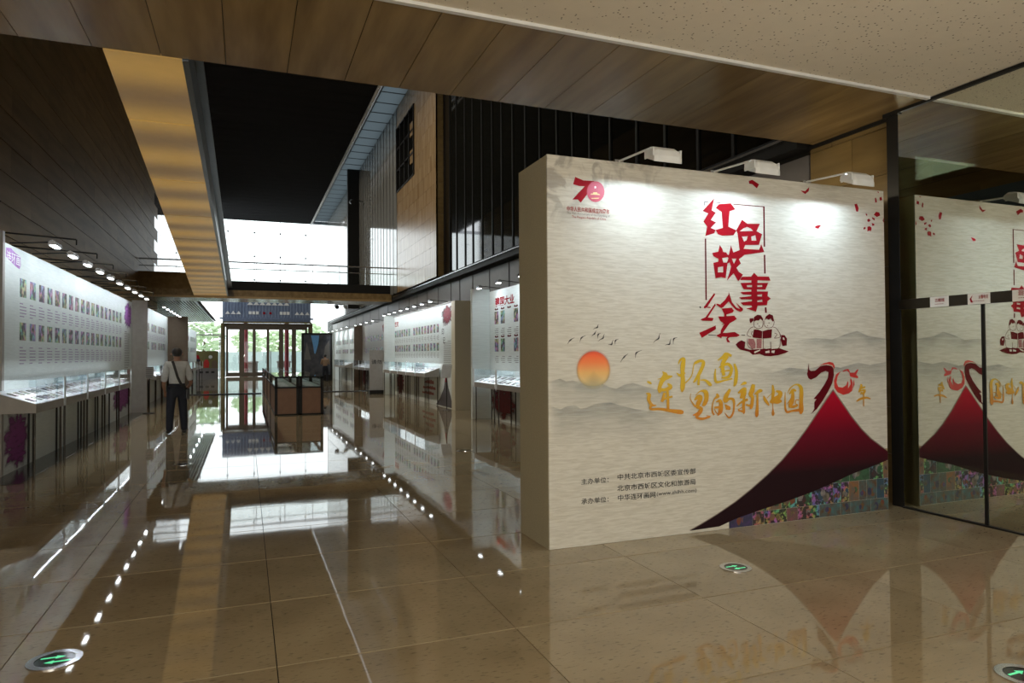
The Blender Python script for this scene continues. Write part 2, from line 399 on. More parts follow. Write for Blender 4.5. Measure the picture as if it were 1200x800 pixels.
box('trim_6', M['shell_dark'], 6.0, 6.5, 6.15, 55, 12.1, 12.3, kind='structure')

# ---- glowing ceiling band on the left
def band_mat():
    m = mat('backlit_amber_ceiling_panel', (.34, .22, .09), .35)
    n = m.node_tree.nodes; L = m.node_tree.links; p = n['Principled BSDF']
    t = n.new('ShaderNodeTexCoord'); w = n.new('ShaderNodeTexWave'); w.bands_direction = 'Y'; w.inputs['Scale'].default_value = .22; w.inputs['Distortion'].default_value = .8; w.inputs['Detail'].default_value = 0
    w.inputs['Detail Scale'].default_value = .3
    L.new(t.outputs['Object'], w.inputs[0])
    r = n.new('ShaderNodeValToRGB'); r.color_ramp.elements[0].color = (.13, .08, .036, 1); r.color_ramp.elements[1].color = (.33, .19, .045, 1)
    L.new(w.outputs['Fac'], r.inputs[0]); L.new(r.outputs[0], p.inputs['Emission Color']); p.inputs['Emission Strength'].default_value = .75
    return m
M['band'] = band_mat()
bx = lambda y: -1.06 - (y - 6.17) * .0366
rx = lambda y: -.49 - (y - 6.17) * .0095
cbd = MB().prism([(bx(6.15) , 6.16), (rx(6.15), 6.16), (rx(30.1), 30.1), (bx(30.1), 30.1)], 'z', 4.02, 4.5).build('ceiling_band', M['shell_dark'], None, kind='structure')
ys = [6.16, 7.92] + [7.92 + 2.57 * i for i in range(1, 9)] + [30.1]
for a, b in zip(ys, ys[1:]):
    MB().prism([(bx(a), a + .02), (rx(a), a + .02), (rx(b), b - .02), (bx(b), b - .02)], 'z', 3.986, 4.02).build('light_panel', M['band'], cbd)
MB().prism([(rx(6.15), 6.16), (rx(6.15) + .05, 6.16), (rx(30.1) + .05, 30.1), (rx(30.1), 30.1)], 'z', 3.97, 4.55).build('edge_trim', M['grey_trim'], cbd)
MB().prism([(rx(6.15) + .05, 6.16), (rx(6.15) + .12, 6.16), (rx(30.1) + .2, 30.1), (rx(30.1) + .05, 30.1)], 'z', 4.3, 4.34).build('edge_flange', M['grey_trim'], cbd)

# ---- bridge across the hall
br = box('trim_7', M['black_metal'], -2.0, 6.0, 30.1, 33.2, 4.24, 4.62, kind='structure')
box('stone_return', M['wall_stone'], XL, -2.0, 30.1, 33.2, 4.24, 4.9, br)
box('bridge_soffit', M['beam'], XL, 6.0, 30.05, 33.2, 3.98, 4.24, br, label='brown stone soffit band')
box('bridge_edge_strip', mat('brass_edge_strip', (.42, .28, .12), .3, .3), XL, 6.0, 30.0, 30.1, 3.90, 3.98, br, label='amber edge strip')
for i in range(6): box('balustrade_pane', M['glass'], -.7 + 1.12 * i, .38 + 1.12 * i, 30.2, 30.22, 4.62, 5.25, br)
box('handrail', M['steel'], XL, 6.0, 30.17, 30.23, 5.38, 5.43, br); box('handrail', M['steel'], XL, 6.0, 30.18, 30.22, 5.12, 5.15, br)
for i in range(6): box('baluster', M['steel'], -.72 + 1.12 * i, -.70 + 1.12 * i, 30.17, 30.21, 4.62, 5.4, br)

# ---- slatted ceiling beyond the bridge on the left
sl = box('ceiling_slatted', M['shell_dark'], XL, -2.05, 33.3, 54.8, 4.12, 4.2, kind='structure')
for i in range(14): box('slat', M['steel'], XL + .02 + .13 * i, XL + .09 + .13 * i, 33.3, 54.8, 4.02, 4.12, sl)

# ---- glazed end facade
fa = MB()
FX = [-8.65 + 1.85 * i for i in range(12)]
w5 = box('window_5', M['steel'], -9, 12, 55.0, 55.12, 11.75, 12.0, kind='structure')
for i, x in enumerate(FX[:-1]):
    for z0, z1 in ((.06, 3.75), (3.77, 5.48), (5.50, 7.26), (7.28, 9.04), (9.06, 10.83), (10.85, 11.75)):
        if z0 < 3.7 and -1.7 < x + .9 < 4.8: continue
        box('pane', M['glass'], x + .008, x + 1.842, 55.0, 55.02, z0, z1, w5)
for x in FX[2:9]:
    for z in (5.49, 7.27, 9.05, 10.84):
        MB().tube((x, 54.93, z), (x, 55.0, z), .07, n=10).tube((x, 55.02, z), (x, 55.12, z), .05, n=8).build('glass_fitting', M['steel'], w5)
    box('rod', M['steel'], x - .012, x + .012, 55.03, 55.05, 3.8, 11.75, w5)

# gate mural on the glass above the doors
M['mural'] = mat('blue_gate_print', (.17, .21, .31), .6, c2=(.09, .12, .19), scale=6, stretch=(6, 1, .6))
M['olive'] = mat('olive_gold_border', (.16, .12, .03), .5, c2=(.05, .04, .015), scale=10)
g = thing('gate_mural', (1.5, 54.7, 4.0), 'blue panel printed like a traditional gateway, above the far entrance doors', 'sign')
box('mural_panel', M['mural'], -1.6, 4.65, 54.66, 55.0, 4.02, 5.85, g)
box('eave_band', M['mural'], -1.8, 4.85, 54.62, 54.66, 4.28, 4.42, g)
box('border_strip', M['olive'], -1.6, 4.72, 54.56, 54.64, 4.0, 4.12, g)
for i in range(28):
    x = -1.5 + i * .222; box('slat', mat('gate_line', (.30, .38, .50), .6) if i == 0 else bpy.data.materials['gate_line'], x, x + .03, 54.64, 54.66, 4.45, 5.8, g)
def tri(cx, z, w, h, up=True): return MB().add([(cx - w / 2, 54.60, z), (cx + w / 2, 54.60, z), (cx, 54.60, z + h), (cx - w / 2, 54.63, z), (cx + w / 2, 54.63, z), (cx, 54.63, z + h)], [(0, 1, 2), (5, 4, 3), (0, 3, 4, 1), (1, 4, 5, 2), (2, 5, 3, 0)])
for i in range(7): tri(.30 + .43 * i, 5.36, .42, .26).build('white_cutout', M['white_print'], g)
for cx in (-1.25, -.87, -.5, 3.65, 4.0, 4.4): tri(cx, 4.66, .34, .24).build('white_cutout', M['white_print'], g)
for cx in (.2, .45, .7, 2.4, 2.65, 2.9): box('white_cutout', M['white_print'], cx, cx + .2, 54.60, 54.63, 4.66, 4.88, g)
for cx in (1.2, 1.65): box('red_mark', M['red'], cx, cx + .16, 54.60, 54.63, 4.68, 4.84, g)

# far doors
M['door_frame'] = mat('brown_door_frame', (.10, .075, .05), .4)
dn = 1
xs = [(-1.21, -.46), (-.10, .48), (.70, 1.47), (1.66, 2.35), (2.67, 3.28), (3.60, 4.26)]
df = MB().box(-1.62, 4.72, 54.9, 55.1, 3.72, 4.0).box(-1.62, -1.42, 54.9, 55.1, 0, 3.72).box(4.5, 4.72, 54.9, 55.1, 0, 3.72)
dfo = df.build('door_1', M['door_frame'], None, kind='structure')
for (a, b), (c_, d_) in zip(xs, xs[1:]): box('mullion', M['door_frame'], b + .02, c_ - .02, 54.9, 55.06, 0, 3.72, dfo)
for a, b in xs:
    l = MB().box(a - .16, a, 54.92, 55.02, .02, 3.72).box(b, b + .16, 54.92, 55.02, .02, 3.72).box(a, b, 54.92, 55.02, .02, .32).box(a, b, 54.92, 55.02, 3.52, 3.72).build('door_leaf', M['door_frame'], dfo)
    box('pane', M['glass'], a, b, 54.96, 54.98, .32, 3.52, l)
    box('handle', M['steel'], b - .06, b - .03, 54.86, 54.9, 1.0, 1.6, l)
box('column_casing', M['olive'], -1.72, -1.5, 54.7, 54.88, 0, 4.0, dfo)
box('column_casing', M['olive'], 4.6, 4.8, 54.7, 54.88, 0, 4.0, dfo)

# outside
box('ground', mat('pale_outside_paving', (.55, .55, .52), .8), -60, 60, 55.5, 140, -.2, -.02, kind='structure')
rc = mat('red_painted_column', (.30, .03, .04), .5)
for x, lab in ((.0, 'left red column outside the far doors'), (3.05, 'right red column outside the far doors')):
    o = MB().tube((x, 57.5, -.02), (x, 57.5, 5), .17, n=16).build('red_column', rc); tag(o, lab, 'column')
M['leaf'] = mat('pale_foliage', (.66, .74, .50), .7, c2=(.42, .56, .32), scale=3)
M['bark'] = mat('bark', (.12, .08, .05), .8)
def tree(x, y, h, lab, seed):
    rr = random.Random(seed); t = thing('tree', (x, y, -.02), lab, 'tree', 'trees outside the entrance')
    MB().tube((x, y, -.02), (x, y, h * .55), .16, .08, n=8).build('trunk', M['bark'], t)
    bm = bmesh.new()
    for i in range(230):
        a = rr.uniform(0, 6.28); e = rr.uniform(-1, 1); rad = h * .33 * rr.uniform(.55, 1)
        c = Vector((x + math.cos(a) * rad * math.sqrt(1 - e * e), y + math.sin(a) * rad * math.sqrt(1 - e * e), h * .62 + e * rad * .9)) - t.location
        ret = bmesh.ops.create_icosphere(bm, subdivisions=1, radius=rr.uniform(.12, .32), matrix=Matrix.Translation(c) @ Matrix.Rotation(rr.uniform(0, 3), 4, 'X') @ Matrix.Diagonal((1, .7, .35, 1)))
    me = bpy.data.meshes.new('foliage'); bm.to_mesh(me); bm.free(); me.materials.append(M['leaf'])
    f = link(bpy.data.objects.new('foliage', me), t); f['kind'] = 'stuff'
tree(-3.4, 66, 5.2, 'leafy tree outside, left of the far entrance doors', 1)
tree(.2, 72, 4.6, 'leafy tree outside behind the left door leaves', 2)
tree(3.0, 70, 4.4, 'leafy tree outside behind the middle door leaves', 3)
tree(5.6, 68, 5.0, 'leafy tree outside behind the right door leaf', 4)
tree(-6.5, 70, 5.6, 'leafy tree outside at the far left edge of the glass facade', 5)
fe = thing('site_fence', (1, 62, -.02), 'teal mesh fence standing outside the far doors', 'fence')
M['teal'] = mat('teal_mesh', (.62, .76, .72), .7)
for i in range(7): box('fence_panel', M['teal'], -6 + 2 * i, -4.05 + 2 * i, 62, 62.03, .3, 1.9, fe)
for i in range(8): box('post', M['steel'], -6.05 + 2 * i, -5.98 + 2 * i, 61.98, 62.06, -.02, 2.0, fe)
for i, (x, l) in enumerate(((.4, 'pale grey planter box outside the second door leaf'), (2.9, 'pale grey planter box outside the fifth door leaf'))):
    o = MB().box(x - .5, x + .5, 58.6, 59.3, -.02, 1.0).box(x - .55, x + .55, 58.55, 59.35, 1.0, 1.12).build('planter_box', M['gray_box']); tag(o, l, 'planter')

# ================================================================== THE GLASS DOORS on the right
GX = 6.12
w6 = box('window_6', M['black_metal'], GX - .02, GX + .02, -8.9, 4.97, ZC - .03, ZC, kind='structure')
box('pane', M['mirror'], GX, GX + .012, 2.6, 4.97, 2.075, ZC - .03, w6, label='tall reflective pane above the doors')
box('pane', M['mirror'], GX, GX + .012, .2, 2.59, 2.075, ZC - .03, w6)
box('pane', M['mirror'], GX, GX + .012, -8.9, .19, 2.075, ZC - .03, w6)
box('transom', M['bronze'], GX - .03, GX + .03, -8.9, 4.97, 1.975, 2.07, w6, label='dark bronze rail across the glass')
box('sill', M['black_metal'], GX - .02, GX + .03, -8.9, 4.97, 0, .014, w6)
for i, (a, b) in enumerate(((4.165, 4.965), (3.15, 4.135), (2.15, 3.14), (-8.9, 2.14))):
    d = box('door_%d' % (i + 2), M['mirror'], GX, GX + .012, a, b, .016, 1.975, kind='structure')
    if i < 2: MB().box(GX - .006, GX + .018, (a - .012 if i == 0 else b - .0), (a + .002 if i == 0 else b + .014), .016, 1.975).build('edge_seal', M['black_metal'], d)
po = MB().box(GX - .002, GX + .13, 4.97, 5.10, 0, ZC).build('trim_8', M['black_metal'], None, kind='structure')
MB().box(GX - .03, GX + .15, 4.95, 5.12, ZC - .04, ZC).build('post_cap', M['black_metal'], po)
MB().box(XG - .02, XG + .03, 5.10, 6.22, ZC - .04, ZC).build('head_channel', M['black_metal'], po)

# ------------------------------------------------------------------ flat print helpers
def flat_mesh(name, groups, m, parent, plane, depth, kind=None, cols=None):
    """groups: list of [outer, hole, hole..] of (a, z) points; plane=('y', Y) faces -Y, ('x', X, s) faces s*X"""
    vs = []; fs = []
    for g in groups:
        pts = [[Vector((p[0], p[1], 0)) for p in ring] for ring in g]
        tris = tessellate_polygon(pts); flat = [p for ring in pts for p in ring]; b = len(vs)
        for p in flat:
            if plane[0] == 'y': vs.append(Vector((p.x, plane[1] - depth, p.y)))
            else: vs.append(Vector((plane[1] + plane[2] * depth, p.x, p.y)))
        fs += [tuple(b + i for i in t) for t in tris]
    b = MB(); b.v = vs; b.f = fs
    o = b.build(name, m, parent, kind)
    return o
PY = 4.968
def pw(pts, ox=0, oy=0, s=1.0):
    r = []
    for p in pts:
        q = at(ox + p[0] / s, oy + p[1] / s, Y=PY); r.append((min(q.x, 5.903), q.z))
    return r
def brush(strokes, ox, oy, s, scale_w=1.0):
    """calligraphic strokes: (x, y, width) knots in crop pixels -> ribbon outlines"""
    out = []
    for st in strokes:
        # Catmull-Rom resample
        K = [st[0]] + list(st) + [st[-1]]; P = []
        for i in range(1, len(K) - 2):
            for t in (0, .25, .5, .75):
                P.append(tuple(.5 * (2 * K[i][c] + (K[i + 1][c] - K[i - 1][c]) * t + (2 * K[i - 1][c] - 5 * K[i][c] + 4 * K[i + 1][c] - K[i + 2][c]) * t * t + (3 * K[i][c] - K[i - 1][c] - 3 * K[i + 1][c] + K[i + 2][c]) * t ** 3) for c in range(3)))
        P.append(tuple(st[-1]))
        Lp, Rp = [], []
        for i, p in enumerate(P):
            a = P[max(i - 1, 0)]; b = P[min(i + 1, len(P) - 1)]; d = Vector((b[0] - a[0], b[1] - a[1]))
            if d.length < 1e-6: d = Vector((1, 0))
            d.normalize(); w = max(p[2], 3) * .5 * scale_w
            Lp.append((p[0] - d.y * w, p[1] + d.x * w)); Rp.append((p[0] + d.y * w, p[1] - d.x * w))
        L2 = pw(Lp, ox, oy, s); R2 = pw(Rp, ox, oy, s)
        out.append((L2, R2))
    return out
def brush_mesh(name, strokes, m, parent, depth):
    b = MB()
    for L2, R2 in strokes:
        vs = []; depth += .00022
        for q, (l, r) in enumerate(zip(L2, R2)): vs += [(l[0], PY - depth - q * .00001, l[1]), (r[0], PY - depth - q * .00001, r[1])]
        b.add(vs, [(2 * i, 2 * i + 1, 2 * i + 3, 2 * i + 2) for i in range(len(L2) - 1)])
    return b.build(name, m, parent)
def text(name, body, m, parent, frame, depth=.003, bold=0.0, spacing=1.0):
    """frame: (origin, along, up, width, height, normal): type fitted into a rectangle"""
    c = bpy.data.curves.new('t', 'FONT'); c.body = body; c.size = 1; c.offset = bold; c.space_character = spacing; c.resolution_u = 3
    o = bpy.data.objects.new('t', c); COL.objects.link(o); bpy.context.view_layer.update()
    me = bpy.data.meshes.new_from_object(o.evaluated_get(bpy.context.evaluated_depsgraph_get()))
    COL.objects.unlink(o); bpy.data.objects.remove(o); bpy.data.curves.remove(c)
    if not me.vertices: return None
    x0 = min(v.co.x for v in me.vertices); x1 = max(v.co.x for v in me.vertices); y0 = min(v.co.y for v in me.vertices); y1 = max(v.co.y for v in me.vertices)
    org, al, up, w, h, nr = frame; org = Vector(org); al = Vector(al); up = Vector(up); nr = Vector(nr); o0 = origin(parent)
    for v in me.vertices:
        v.co = org + al * ((v.co.x - x0) / (x1 - x0) * w) + up * ((v.co.y - y0) / (y1 - y0) * h) + nr * depth - o0
    me.materials.clear(); me.materials.append(m); me.name = name
    return link(bpy.data.objects.new(name, me), parent)

# ================================================================== THE BIG POSTER WALL
PX0, PX1, PZ = 2.24, 5.90, 3.15
def poster_mat():
    m = bpy.data.materials.new('wavy_paper_print'); m.use_nodes = True; nt = m.node_tree; n = nt.nodes; L = nt.links; p = n['Principled BSDF']
    p.inputs['Roughness'].default_value = .6; p.inputs['Specular IOR Level'].default_value = .2
    t = n.new('ShaderNodeTexCoord'); mp = n.new('ShaderNodeMapping'); mp.inputs['Scale'].default_value = (2.6, 2.6, 26); L.new(t.outputs['Object'], mp.inputs[0])
    nz = n.new('ShaderNodeTexNoise'); nz.inputs['Scale'].default_value = 3; nz.inputs['Detail'].default_value = 3; nz.inputs['Distortion'].default_value = .6; L.new(mp.outputs[0], nz.inputs[0])
    r = n.new('ShaderNodeValToRGB'); r.color_ramp.elements[0].position = .35; r.color_ramp.elements[0].color = (.515, .49, .42, 1)
    r.color_ramp.elements[1].position = .62; r.color_ramp.elements[1].color = (.61, .59, .52, 1); L.new(nz.outputs['Fac'], r.inputs[0])
    # grey ink wash printed in the top left corner
    n2 = n.new('ShaderNodeTexNoise'); n2.inputs['Scale'].default_value = 5; n2.inputs['Detail'].default_value = 8; n2.inputs['Distortion'].default_value = 1.6; L.new(t.outputs['Object'], n2.inputs[0])
    r2 = n.new('ShaderNodeValToRGB'); r2.color_ramp.elements[0].position = .47; r2.color_ramp.elements[0].color = (0, 0, 0, 1); r2.color_ramp.elements[1].position = .6; r2.color_ramp.elements[1].color = (1, 1, 1, 1); L.new(n2.outputs['Fac'], r2.inputs[0])
    sp = n.new('ShaderNodeSeparateXYZ'); L.new(t.outputs['Object'], sp.inputs[0])
    def mr(sock, a, b):
        q = n.new('ShaderNodeMapRange'); q.inputs['From Min'].default_value = a; q.inputs['From Max'].default_value = b; q.interpolation_type = 'SMOOTHSTEP'; L.new(sock, q.inputs[0]); return q.outputs[0]
    def mul(a, b):
        q = n.new('ShaderNodeMath'); q.operation = 'MULTIPLY'
        L.new(a, q.inputs[0])
        if isinstance(b, float): q.inputs[1].default_value = b
        else: L.new(b, q.inputs[1])
        return q.outputs[0]
    ad = n.new('ShaderNodeMath'); ad.operation = 'MULTIPLY_ADD'; L.new(sp.outputs[0], ad.inputs[0]); ad.inputs[1].default_value = -.45; L.new(sp.outputs[2], ad.inputs[2])
    k = mul(mul(r2.outputs[0], mr(ad.outputs[0], 3.15, 3.75)), .55)
    mx = n.new('ShaderNodeMix'); mx.data_type = 'RGBA'; L.new(k, mx.inputs[0]); L.new(r.outputs[0], mx.inputs[6]); mx.inputs[7].default_value = (.20, .18, .16, 1)
    L.new(mx.outputs[2], p.inputs['Base Color'])
    b = n.new('ShaderNodeBump'); b.inputs['Strength'].default_value = .15; b.inputs['Distance'].default_value = .01; L.new(nz.outputs['Fac'], b.inputs['Height']); L.new(b.outputs[0], p.inputs['Normal'])
    return m
M['poster'] = poster_mat()
M['poster_side'] = mat('olive_beige_fabric_side', (.43, .39, .27), .8, scale=40, stretch=(1, 1, 3), bump=.1)
P = thing('poster_wall', (4.085, 5.27, 0), 'large free-standing beige exhibition wall with red Chinese title and a red peak', 'display wall')
box('board', M['poster_side'], PX0, PX1, PY + .012, 5.57, 0, PZ - .003, P, label='olive beige fabric-covered box')
box('front_print', M['poster'], PX0 + .002, PX1 + .004, PY, PY + .012, .002, PZ, P, label='beige wavy printed front')

# fading ink mountains (flat print, opacity falls off downwards)
def fade_mat(name, col, amax):
    m = bpy.data.materials.new(name); m.use_nodes = True; nt = m.node_tree; n = nt.nodes; L = nt.links; p = n['Principled BSDF']
    p.inputs['Base Color'].default_value = (*col, 1); p.inputs['Roughness'].default_value = .6
    a = n.new('ShaderNodeAttribute'); a.attribute_name = 'ink'; mm = n.new('ShaderNodeMath'); mm.operation = 'MULTIPLY'; mm.inputs[1].default_value = amax
    nz = n.new('ShaderNodeTexNoise'); nz.inputs['Scale'].default_value = 4; t = n.new('ShaderNodeTexCoord'); mp = n.new('ShaderNodeMapping'); mp.inputs['Scale'].default_value = (1, 1, 6)
    L.new(t.outputs['Object'], mp.inputs[0]); L.new(mp.outputs[0], nz.inputs[0])
    m2 = n.new('ShaderNodeMath'); m2.operation = 'MULTIPLY'; L.new(a.outputs['Fac'], m2.inputs[0]); L.new(nz.outputs['Fac'], m2.inputs[1]); m3 = n.new('ShaderNodeMath'); m3.operation = 'MULTIPLY'; m3.inputs[1].default_value = 1.7
    L.new(m2.outputs[0], m3.inputs[0]); L.new(m3.outputs[0], mm.inputs[0]); L.new(mm.outputs[0], p.inputs['Alpha'])
    return m
M['ink'] = fade_mat('faded_ink', (.28, .31, .31), .38)
def ridge(pts, drop, mtl, depth, a_end=1.0):
    w = pw(pts); me = bpy.data.meshes.new('ink_mountain'); o0 = origin(P); vs = []; fs = []; al = []
    for i, (x, z) in enumerate(w):
        e = min(1, i / 1.5, (len(w) - 1 - i) / 1.5 + (0 if a_end == 0 else 1))
        for j, (dz, a) in enumerate(((.006, 0), (0, 1), (-drop * .4, .5), (-drop, 0))):
            vs.append(Vector((x, PY - depth, z + dz)) - o0); al.append(a * e)
    for i in range(len(w) - 1):
        for j in range(3): fs.append((4 * i + j, 4 * i + 4 + j, 4 * i + 5 + j, 4 * i + 1 + j))
    me.from_pydata(vs, [], fs); me.materials.append(mtl); at_ = me.attributes.new('ink', 'FLOAT', 'POINT')
    for i, a in enumerate(al): at_.data[i].value = a
    link(bpy.data.objects.new('ink_mountain', me), P)
ridge([(643, 448), (649, 446), (656, 444), (663, 447), (671, 446), (680, 449), (692, 451), (704, 449), (712, 453), (722, 456), (732, 451), (742, 449), (752, 452), (770, 457), (790, 458)], .22, M['ink'], .001, 0)
ridge([(643, 475), (650, 478), (657, 480), (665, 476), (673, 475), (681, 479), (688, 478), (696, 474), (706, 472), (716, 472), (726, 475), (737, 478), (748, 480), (762, 482), (785, 484)], .30, M['ink'], .0014, 0)
ridge([(880, 436), (905, 437), (925, 431), (945, 433), (965, 428), (985, 431), (1005, 425), (1020, 428), (1038, 424)], .22, M['ink'], .001, 1)
ridge([(930, 400), (955, 396), (975, 398), (990, 392), (1004, 388), (1018, 394), (1037, 397)], .18, M['ink'], .0014, 1)
# sun
def sun_mat():
    m = bpy.data.materials.new('sunrise_print'); m.use_nodes = True; nt = m.node_tree; n = nt.nodes; L = nt.links; p = n['Principled BSDF']; p.inputs['Roughness'].default_value = .6
    a = n.new('ShaderNodeAttribute'); a.attribute_name = 'ink'; b = n.new('ShaderNodeAttribute'); b.attribute_name = 'hgt'
    r = n.new('ShaderNodeValToRGB'); e = r.color_ramp.elements; e[0].position = 0; e[0].color = (.60, .55, .30, 1); e[1].position = .95; e[1].color = (.80, .08, .02, 1)
    x = e.new(.4); x.color = (.72, .42, .14, 1); x = e.new(.7); x.color = (.80, .20, .05, 1)
    L.new(b.outputs['Fac'], r.inputs[0]); L.new(r.outputs[0], p.inputs['Base Color']); L.new(a.outputs['Fac'], p.inputs['Alpha']); return m
c0 = at(695.5, 433, Y=PY); R0 = .152
me = bpy.data.meshes.new('printed_sun'); vs = []; fs = []; al = []; hh = []
for ri, rr in enumerate((0.0001, .8, .9, 1.08)):
    for i in range(40):
        t = 2 * math.pi * i / 40; z = math.sin(t) * rr
        vs.append(Vector((c0.x + math.cos(t) * rr * R0, PY - .002, c0.z + z * R0)) - origin(P))
        al.append((1, 1, .9, 0)[ri] * min(1, max(0, (z + 1.15) * 1.6))); hh.append((z + 1) / 2)
for ri in range(3):
    for i in range(40):
        j = (i + 1) % 40; fs.append((ri * 40 + i, ri * 40 + j, ri * 40 + 40 + j, ri * 40 + 40 + i))
me.from_pydata(vs, [], fs); me.materials.append(sun_mat())
for nm, arr in (('ink', al), ('hgt', hh)):
    q = me.attributes.new(nm, 'FLOAT', 'POINT')
    for i, a in enumerate(arr): q.data[i].value = a
link(bpy.data.objects.new('printed_sun', me), P)
# birds
birds = [(-1, 80, 265, 145, 205, 105, 228), (1, 195, 245, 250, 185, 210, 205), (-1, 320, 125, 370, 80, 358, 108), (-1, 305, 193, 350, 140, 332, 168), (1, 363, 213, 390, 162, 366, 175), (-1, 365, 238, 425, 170, 412, 208),
         (-1, 462, 270, 508, 225, 492, 268), (1, 525, 270, 556, 218, 528, 232), (-1, 575, 435, 648, 355, 610, 385), (1, 715, 395, 775, 322, 722, 348), (-1, 882, 252, 948, 160, 932, 212), (-1, 995, 275, 1048, 215, 1035, 265), (1, 1070, 265, 1108, 203, 1075, 215)]
for s_, ax, ay, bx_, by, cx, cy in birds:
    st = [[(ax, ay, 2), ((ax + cx) / 2 - 2, (ay + cy) / 2 - 2, 6), (cx, cy, 13), ((bx_ + cx) / 2 - 2, (by + cy) / 2 - 2, 6), (bx_, by, 2)]]
    brush_mesh('printed_bird', brush(st, 655, 370, 8), M['black_print'], P, .003)

# red title, cut-paper strokes
CUTN = [0]
def cut(name, groups, ox, oy, s, m, depth=.003):
    CUTN[0] += 1; depth += (CUTN[0] % 5) * .00012
    return flat_mesh(name, [[pw(r, ox, oy, s) for r in g] for g in groups], m, P, ('y', PY), depth)
cut('title_character', [[[(290, 95), (252, 285), (315, 322), (238, 435), (318, 475), (235, 560), (312, 592), (290, 645), (150, 685), (180, 540), (122, 462), (195, 335), (108, 295)]],
     [[(312, 248), (365, 190), (548, 175), (620, 270), (530, 300), (510, 540), (640, 600), (590, 675), (420, 682), (350, 660), (310, 592), (425, 560), (405, 310)]]], 815, 225, 13.333, M['red'])
cut('title_character', [[[(190, 100), (275, 162), (470, 162), (418, 278), (505, 325), (455, 492), (240, 495), (215, 553), (455, 568), (490, 480), (540, 605), (190, 652), (70, 610), (155, 570), (120, 310), (100, 265)],
     [(155, 280), (210, 235), (270, 212), (330, 235), (362, 275)], [(188, 362), (280, 357), (260, 420), (222, 440)], [(335, 362), (400, 340), (415, 425), (340, 425)]]], 855, 250, 13.333, M['red'])
cut('title_character', [[[(265, 100), (310, 170), (322, 220), (375, 228), (395, 265), (420, 270), (455, 105), (495, 230), (600, 190), (680, 180), (690, 265), (640, 310), (590, 345), (625, 415), (550, 490), (590, 560), (660, 605), (640, 640), (590, 712), (575, 710), (500, 585), (385, 710), (460, 470), (432, 398), (398, 420), (365, 668), (290, 650), (192, 668), (155, 405), (240, 385), (245, 340), (160, 295), (135, 238), (240, 215)],
     [(235, 480), (322, 468), (322, 568), (232, 568)], [(305, 325), (400, 310), (415, 330), (385, 400), (325, 400)], [(470, 335), (550, 335), (505, 425)]]], 825, 280, 14.55, M['red'])
cut('title_character', [[[(380, 125), (435, 185), (610, 187), (635, 250), (435, 245), (435, 285), (600, 285), (555, 390), (425, 385), (425, 418), (598, 418), (590, 490), (642, 530), (590, 570), (580, 635), (435, 640), (410, 735), (260, 685), (345, 665), (340, 638), (210, 635), (165, 592), (345, 570), (345, 545), (180, 543), (145, 512), (335, 493), (335, 470), (205, 465), (165, 430), (335, 418), (335, 390), (215, 385), (165, 285), (335, 280), (335, 245), (160, 240), (190, 190), (330, 185)],
     [(265, 322), (345, 318), (345, 350), (270, 350)], [(430, 320), (505, 318), (505, 345), (430, 350)], [(430, 470), (505, 462), (500, 497), (430, 495)], [(430, 560), (505, 545), (510, 580), (430, 585)]]], 855, 310, 13.333, M['red'])
cut('title_character', [[[(305, 38), (320, 55), (210, 228), (175, 245), (165, 225)]], [[(205, 225), (250, 222), (262, 238), (215, 235)]], [[(318, 175), (325, 200), (220, 365), (290, 370), (295, 385), (280, 412), (150, 408), (120, 392), (190, 360)]], [[(105, 570), (325, 470), (330, 520), (140, 638)]],
     [[(500, 20), (545, 160), (600, 230), (650, 250), (595, 165), (690, 245), (690, 270), (655, 290), (600, 265), (540, 205), (500, 150), (430, 225), (400, 240), (335, 195), (335, 178), (385, 190), (450, 130), (495, 60)]],
     [[(405, 245), (540, 232), (570, 275), (550, 300), (470, 325), (470, 345), (575, 340), (608, 385), (560, 415), (515, 440), (420, 570), (470, 570), (580, 558), (650, 600), (610, 625), (510, 630), (490, 650), (520, 700), (480, 695), (465, 650), (480, 625), (410, 620), (400, 645), (330, 605), (390, 575), (395, 535), (440, 450), (400, 470), (430, 440), (385, 410), (360, 350), (440, 350), (440, 320)]]], 810, 340, 11.43, M['red'])
# frame lines round the title
def line(a, b, w, m, name='frame_line'):
    d = (Vector(b) - Vector(a)).normalized(); nx = Vector((-d.y, d.x)) * w / 2
    A, B = Vector(a), Vector(b); flat_mesh(name, [[pw([A + nx, B + nx, B - nx, A - nx])]], m, P, ('y', PY), .002)
line((825.5, 236.3), (829.7, 236.8), .8, M['black_print']); line((825.5, 236.3), (825.7, 240.8), .8, M['black_print']); line((838.5, 237), (844, 237.8), .8, M['black_print'])
line((859, 239.2), (896, 242.3), 1, M['darkred']); line((895, 242), (895.6, 289), 1.8, M['darkred']); line((895.7, 298.5), (896.2, 320.5), 1.8, M['darkred']); line((897, 360), (897.5, 366.5), 2, M['darkred'])
line((826.6, 279.5), (827.4, 351.5), 1.6, M['darkred']); line((830, 392.3), (839, 392.8), .8, M['black_print']); line((868.5, 392.4), (873, 392.4), .8, M['black_print']); line((820, 359), (821, 361), 1.6, M['black_print'])

